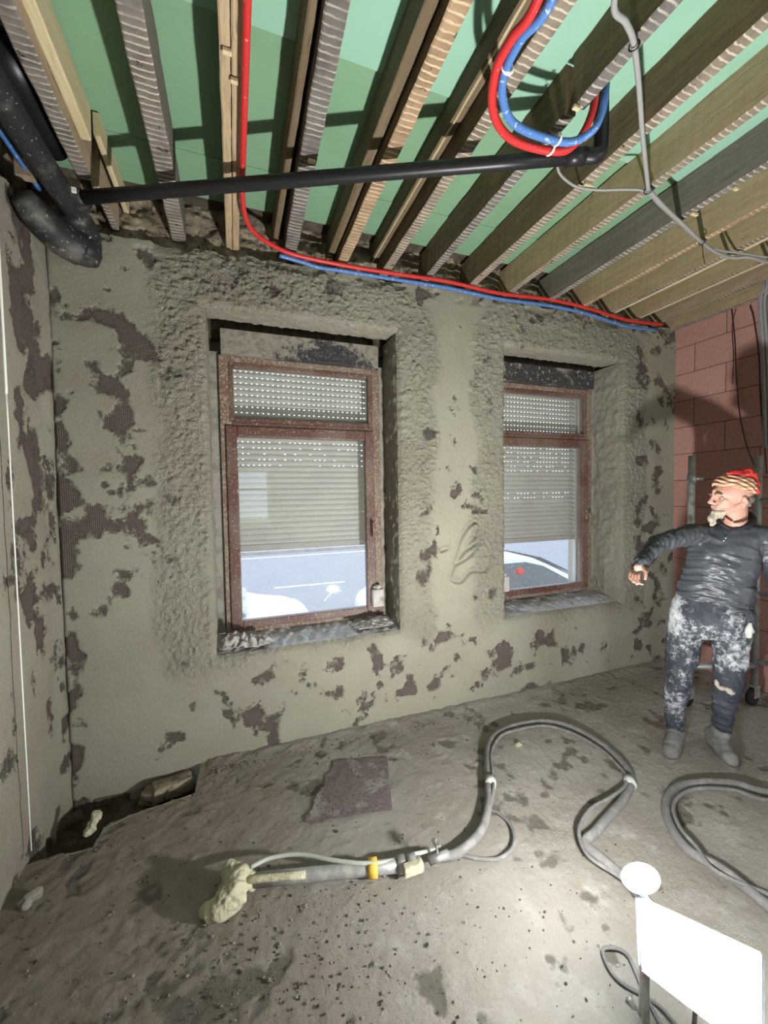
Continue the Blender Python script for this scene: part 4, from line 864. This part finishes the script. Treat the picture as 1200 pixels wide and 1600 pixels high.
# beard and hair
BEARD = M1('grey_beard', (.46, .42, .34), .9, map=(1, 1, .35), spots=[(60, .45, .6, (.3, .26, .2))], bump=(90, 1, .006))
blob('beard', [('e', hl(.070, 0, -.102), (.032, .036, .024), AX), ('c', hl(.070, 0, -.108), .032, hl(.090, 0, -.138), .026), ('c', hl(.090, 0, -.138), .026, hl(.098, 0, -.168), .012), ('c', hl(.060, .028, -.098), .018, hl(.074, .012, -.14), .018), ('c', hl(.060, -.028, -.098), .018, hl(.074, -.012, -.14), .018)], .0035, BEARD, man, 2, lambda co, no, me: co+no*(n3(co*np.array([1, 1, .35]), 90, 4)*.014)[:, None])
blob('moustache', [('c', hl(.099, 0, -.058), .0045, hl(.086, .024, -.070), .0035), ('c', hl(.099, 0, -.058), .0045, hl(.086, -.024, -.070), .0035)], .002, M1('moustache_hair', (.40, .27, .21), .9), man, 1)
blob('hair', [('e', hl(-.055, 0, -.022), (.052, .070, .042), AX), ('c', hl(-.035, .070, -.03), .012, hl(-.06, .052, -.055), .012)], .004, M1('grey_hair', (.17, .14, .12), .9, bump=(80, 1, .005)), man, 2, lambda co, no, me: co+no*(n3(co, 80, 4)*.006)[:, None])
# bandana
m_, N_, L_, b_, noise_, ramp_, mix_, mp_2, _ = mat('bandana_print', (.50, .25, .15), .8)
wv_ = N_.new('ShaderNodeTexWave'); wv_.inputs['Scale'].default_value = 14; wv_.inputs['Distortion'].default_value = 5; wv_.bands_direction = 'Z'; L_.new(mp_2.outputs[0], wv_.inputs[0])
c_ = mix_(ramp_(wv_.outputs['Fac'], .3, .75), (.36, .15, .09), (.74, .44, .30)); c_ = mix_(ramp_(noise_(30), .5, .62), c_, (.42, .30, .18)); L_.new(c_, b_.inputs['Base Color'])
BAND = m_
def bandpost(co, no, me):
    rel = co-np.array(HC); f = rel@np.array(Fd); u = rel@np.array(UZ); l = rel@np.array(Ld)
    t = np.arctan2(u-.0, f+.02)
    return co+no*(.0042*np.sin(u*260+f*-150+6*fbm(f, l, 14, 2, 3))+.003)[:, None]
nb = (UZ+Fd*.32).normalized()          # cutting plane tilts down to the nape
secs = []
def bsec(h, rf, rl, shift=0): return (HC+Fd*(-.012-h*.30+shift)+UZ*(.030+h)+Fd*0, (Fd-UZ*-.30).normalized(), rf, Ld, rl)
blob('bandana', [('l', [bsec(.004, .100, .079, .002), bsec(.016, .103, .083), bsec(.036, .100, .080), bsec(.060, .086, .068, -.004), bsec(.078, .060, .045, -.008), bsec(.086, .02, .02, -.01)], 1.0)], .0035, BAND, man, 2, bandpost)
KN = M1('red_cloth', (.62, .04, .035), .7, spots=[(18, .45, .65, (.38, .015, .018))])
blob('bandana_knot', [('e', hl(-.045, .01, .118), (.062, .055, .024), AX), ('c', hl(.015, .03, .128), .018, hl(-.06, .03, .124), .030), ('c', hl(-.085, .02, .105), .032, hl(-.112, .02, .045), .022), ('c', hl(-.105, .03, .045), .016, hl(-.112, .035, .018), .012), ('c', hl(.02, .03, .118), .012, hl(.042, .035, .128), .006)], .0035, KN, man, 1,
     lambda co, no, me: co+no*(n3(co, 26, 6)*.030)[:, None])['label'] = 'crumpled red tail of the bandana'
# shirt
def edge_sec(ul, vl, ur, vr, dep, dd, sh=0):
    a, b = P(ul, vl, dep), P(ur, vr, dep); c = (a+b)/2+HV*sh; l = (b-a)/2; n = l.cross(UZ).normalized(); return (c, l.normalized(), l.length, n, dd)
tor = [edge_sec(1055, 925, 1179, 957, 3.10, .122), edge_sec(1059, 912, 1178, 943, 3.10, .116), edge_sec(1066, 895, 1181, 918, 3.10, .114), edge_sec(1071, 872, 1187, 888, 3.10, .125), edge_sec(1074, 852, 1193, 860, 3.11, .125), edge_sec(1078, 836, 1198, 842, 3.12, .11), edge_sec(1094, 824, 1190, 829, 3.13, .085), edge_sec(1114, 817, 1176, 820, 3.14, .068)]
shirt = [('l', tor, .86), ('c', Sr+RV*.01, .066, Er, .050), ('c', Er, .050, Wr+(Er-Wr)*.02, .034), ('c', Sl, .068, El, .052), ('c', El, .052, Wl+(El-Wl)*.1, .038), ('c', P(1112, 832, 3.12), .06, Sr, .062), ('c', P(1172, 833, 3.12), .06, Sl, .062)]
def ridged(a, b, f, o, sd): n = fbm(a, b, f, o, sd); return 1-np.abs(n-.5)*4
def shirtpost(co, no, me):
    z = co[:, 2]; lat = (co-np.array(P(1120, 900)))@np.array(RV); dp = (co-np.array(P(1120, 900)))@np.array(HV)
    low = sst(1.34, 1.05, z)
    zz = z+.22*lat*sst(-.2, .1, lat)+.10*np.abs(lat)
    k = low*(.012*ridged(lat*.9+dp*.6, zz*4.2, 6.5, 3, 7)+.006*ridged(lat*1.5+dp, zz*6, 9, 2, 17))+(1-low)*.010*ridged(lat*1.6+zz*.9+dp, zz*2.4-lat*1.2, 4.5, 3, 27)
    core = np.ones(len(co))
    for A_, B_ in ((Sr, Er), (Er, Wr), (Sl, El), (El, Wl)):
        A_ = np.array(A_); B_ = np.array(B_); t = B_-A_; L2 = np.linalg.norm(t); t = t/L2; s_ = (co-A_)@t; r_ = np.linalg.norm(co-A_-s_[:, None]*t, axis=1); m = (s_ > .03) & (s_ < L2+.02) & (r_ < .075)
        ang = np.arctan2((co-A_)@np.cross(t, [0, 0, 1.]), (co-A_)[:, 2]); q = .009*ridged(s_*3.2+.05*ang, ang*.12+s_*.6, 8, 3, 5); k = np.where(m, q, k)
    return co+no*(k-.006)[:, None]
blob('shirt', shirt, .0055, SHIRT, man, 5, shirtpost)
COLL = M1('shirt_collar', (.018, .014, .02), .6)
# open collar: two lapels round the neck
bm = B(); pts_ = [P(1141, 827, 2.985), P(1126, 818, 3.0), P(1124, 811, 3.06), P(1140, 807, 3.16), P(1165, 804, 3.17), P(1176, 812, 3.10), P(1166, 822, 3.01), P(1143, 829, 2.985)]
tube(bm, catmull(pts_, 6), [.006, .011, .016, .022, .024, .020, .013, .006], 10); link('collar', bm, COLL, man, True)
for u, v in ((1131, 845), (1134, 841), (1139, 882)):
    bm = B(); bmesh.ops.create_icosphere(bm, subdivisions=2, radius=.0032)
    for q in bm.verts: q.co += P(u, v, 2.972)
    link('shirt_button' if v < 850 else 'plaster_speck', bm, WHITE, man, True)
# trousers
hip = [edge_sec(1043, 988, 1171, 998, 3.10, .112), edge_sec(1044, 965, 1176, 978, 3.10, .114), edge_sec(1052, 935, 1177, 957, 3.10, .108), edge_sec(1058, 925, 1177, 946, 3.10, .104)]
tr = [('l', hip, .85), ('c', P(1071, 985, 3.08), .098, P(1062, 1045, 3.05), .078), ('c', P(1062, 1045, 3.05), .075, Kr, .068), ('c', Kr, .068, P(1054, 1100, 3.07), .060), ('c', P(1054, 1100, 3.07), .058, Ar, .047),
      ('c', P(1143, 988, 3.10), .098, P(1140, 1040, 3.05), .078), ('c', P(1140, 1040, 3.05), .076, Kl, .070), ('c', Kl, .068, P(1131, 1108, 3.08), .058), ('c', P(1131, 1108, 3.08), .056, Al, .047), ('c', P(1172, 962, 3.06), .022, P(1174, 985, 3.05), .018)]
def trpost(co, no, me):
    z = co[:, 2]; a = me.attributes.new('dust', 'FLOAT', 'POINT')
    lat = (co-np.array(P(1110, 950)))@np.array(RV)
    d = .78*sst(.55, .66, z)*sst(1.04, .92, z)*(.55+.9*np.clip(fbm(lat, z, 5, 3, 3)-.15, 0, 1)); d = d+(.62-.2*sst(-.02, .03, lat))*(1-sst(.55, .66, z))*(.4+fbm(lat, z, 7, 2, 8))+.55*sst(-.10, -.16, lat)*sst(.7, .9, z)
    d = d*(1-.75*np.exp(-((lat+.02)/.07)**2)*sst(.82, .88, z))
    a.data.foreach_set('value', d.astype(np.float32))
    dp = (co-np.array(P(1110, 950)))@np.array(HV)
    k = .012*ridged(lat*1.6+dp, z*1.5+lat*.8, 6, 3, 5)*sst(.4, .55, z)+.010*ridged(lat*1.2+dp, z*3.6+lat*.6, 7, 3, 15)*sst(.55, .42, z)
    return co+no*(k-.006)[:, None]
blob('trousers', tr, .006, TROU, man, 5, trpost)
kp = P(1135, 1079, 2.958); blob('knee_patch', [('e', kp+HV*.012, (.046, .016, .017), ((RV-UZ*.25).normalized(), HV, UZ)), ('e', kp+HV*.018-RV*.042+UZ*.026, (.014, .012, .020), ((RV-UZ*.25).normalized(), HV, UZ))], .004, M1('cream_patch', (.36, .32, .27), .8, bump=(40, .6, .006)), man, 2, lambda co, no, me: co+no*(n3(co, 45, 6)*.03)[:, None])
pf_ = P(1173, 985, 3.02); blob('pocket_lining', [('c', pf_+UZ*.035, .012, pf_-UZ*.03+RV*-.008, .018)], .004, M1('pocket_cloth', (.46, .46, .43), .8), man, 2, lambda co, no, me: co+no*(n3(co, 30, 6)*.02)[:, None])
# boots
def boot(An, heel, toe):
    heel = Vector(heel); toe = Vector(toe); d = (toe-heel).normalized(); s = UZ.cross(d); L = (toe-heel).length
    pr = [('c', An, .052, heel+UZ*.085+d*.03, .05), ('c', heel+UZ*.055+d*.025, .045, heel+UZ*.055+d*L*.5, .046), ('c', heel+UZ*.05+d*L*.5, .046, heel+UZ*.045+d*(L-.055), .044), ('c', heel+UZ*.09+d*.05, .045, heel+UZ*.06+d*L*.65, .042)]
    b = blob('boot', pr, .005, BOOT, man, 4, lambda co, no, me: (lambda c: np.stack([c[:, 0], c[:, 1], np.maximum(c[:, 2], .022)], -1))(co+no*(n3(co, 22, 6)*.012)[:, None]))
    bm = B(); R = []
    for z, k in ((.001, 1.0), (.024, 1.04)):
        ring = []
        for i in range(28):
            t = 2*math.pi*i/28; f = math.cos(t); w_ = math.sin(t)
            wd = (.045+.006*f)*k; c = heel+d*(L/2-.01)+d*f*(L/2+.012)*k+s*w_*wd*(1-.0*f); c.z = z; ring.append(bm.verts.new(c))
        R.append(ring)
    for i in range(28): bm.faces.new((R[0][i], R[0][(i+1) % 28], R[1][(i+1) % 28], R[1][i]))
    bm.faces.new(R[0][::-1]); bm.faces.new(R[1]); so = link('sole', bm, SOLE, b); so.location = (0, 0, 0)
    la = B()
    for j in range(4):
        c = heel+d*(.09+.03*j)+UZ*(.128-.018*j); tube(la, [c-s*.028, c+d*.0+UZ*.006, c+s*.028], .0035, 6)
    lo = link('laces', la, SOLE, b, True); lo.location = (0, 0, 0)
boot(Ar, at(1058, 1163, z=0), at(1045, 1192, z=0)); boot(Al, at(1112, 1163, z=0), at(1148, 1206, z=0))

# ------------------------------------------------------------------ outside
GZ = -.7
bm = B(); box(bm, -25, 60, 3.25, 4.2, GZ-.2, GZ+.0); o = link('pavement', bm, PAVE); structure(o)
bm = B(); box(bm, -25, 60, 4.2, 17.6, GZ-.25, GZ-.08); structure(link('road', bm, ASPH))
bm = B(); box(bm, -60, 120, 17.6, 120, GZ-.25, GZ+.05); structure(link('far_pavement', bm, PAVE))
for x, lab in ((-.2, 'white dash on the street seen through the left window'), (8.0, 'white dash on the street seen through the right window')):
    c = at(482, 914, z=GZ-.08); bm = B(); box(bm, c.x-.9 if x < 0 else x, c.x+1.0 if x < 0 else x+1.9, c.y-.06, c.y+.06, GZ-.081, GZ-.076); tag(link('lane_mark', bm, PAINTW), lab, 'road marking')
bm = B(); box(bm, -25, 60, 16.6, 16.75, GZ-.081, GZ-.076); tag(link('lane_line', bm, PAINTW), 'long white edge line at the far side of the street', 'road marking')
bm = B(); box(bm, -30, 30, -40, YF-.26, GZ-.3, GZ); structure(link('lawn', bm, GRASS))
def car(cx, paint, lab):
    root = thing('parked_car', lab, 'car', (cx, 5.3, GZ-.08)); z0 = GZ-.08; y0, y1 = 4.45, 6.15
    prof = [(-2.0, .32), (-2.04, .7), (-1.9, .95), (-1.35, 1.38), (-.6, 1.50), (.1, 1.50), (.45, 1.42), (1.15, 1.08), (1.7, .95), (1.98, .75), (2.0, .35)]
    pr = catmull([Vector((a, 0, b)) for a, b in prof], 4); bm = B(); R = []
    for fy, ins in ((0, .10), (.08, .03), (.5, 0), (.92, .03), (1, .10)):
        ring = []
        for p in pr:
            hh = max(0, p.z-.95); inset = .18*hh/.5*(1 if fy < .5 else -1)*(1 if abs(fy-.5) > .1 else 0); ring.append(bm.verts.new((cx+p.x*(1-ins*.3), y0+(y1-y0)*fy+inset, z0+p.z-(ins*.4 if p.z > .9 else 0))))
        R.append(ring)
    n = len(pr)
    for a, b in zip(R[:-1], R[1:]):
        for i in range(n-1): bm.faces.new((a[i], a[i+1], b[i+1], b[i]))
        bm.faces.new((a[0], b[0], b[-1], a[-1]))
    bm.faces.new(R[0]); bm.faces.new(R[-1][::-1]); body_ = link('car_body', bm, paint, root, True)
    bm = B(); q = [(.40, 1.455), (.75, 1.29), (1.12, 1.11)]; rr = []
    for a, b in q: k = (1.5-b)/.4*.10; rr.append([bm.verts.new((cx+a+.004, y0+.24-k, z0+b+.014)), bm.verts.new((cx+a+.004, (y0+y1)/2, z0+b+.022)), bm.verts.new((cx+a+.004, y1-.24+k, z0+b+.014))])
    for a, b in zip(rr[:-1], rr[1:]):
        for i in range(2): bm.faces.new((a[i], a[i+1], b[i+1], b[i]))
    bmesh.ops.solidify(bm, geom=bm.faces[:], thickness=.006); ws = link('windscreen', bm, CARGL, root)
    bm = B(); v_ = [(-1.2, .98), (-1.0, 1.34), (-.5, 1.43), (.1, 1.43), (.38, 1.36), (.95, 1.05)]
    f = [bm.verts.new((cx+a, y0-.01+.18*max(0, b-.95)/.5-.006+.03, z0+b)) for a, b in v_]; bm.faces.new(f); bmesh.ops.solidify(bm, geom=bm.faces[:], thickness=.01); link('side_window', bm, CARGL, root)
    for wx in (-1.25, 1.3):
        for wy in (y0+.02, y1-.2):
            bm = B(); bmesh.ops.create_cone(bm, cap_ends=True, segments=28, radius1=.32, radius2=.32, depth=.2); bmesh.ops.rotate(bm, cent=(0, 0, 0), matrix=Matrix.Rotation(math.pi/2, 3, 'X'), verts=bm.verts); bmesh.ops.translate(bm, vec=(cx+wx, wy+.08, z0+.32), verts=bm.verts); link('wheel', bm, TYRE, root)
    return root
car(-1.02, CARW, 'white car parked outside, seen at the bottom corner of the left window')
c2r = car(3.72, CARB, 'silver car parked outside, seen through the bottom of the right window')
bm = B(); q = at(812, 893, y=4.40); lump(bm, q, (.07, .02, .05), 5); o = link('red_sticker', bm, KN, c2r)
print('SCENE OK')
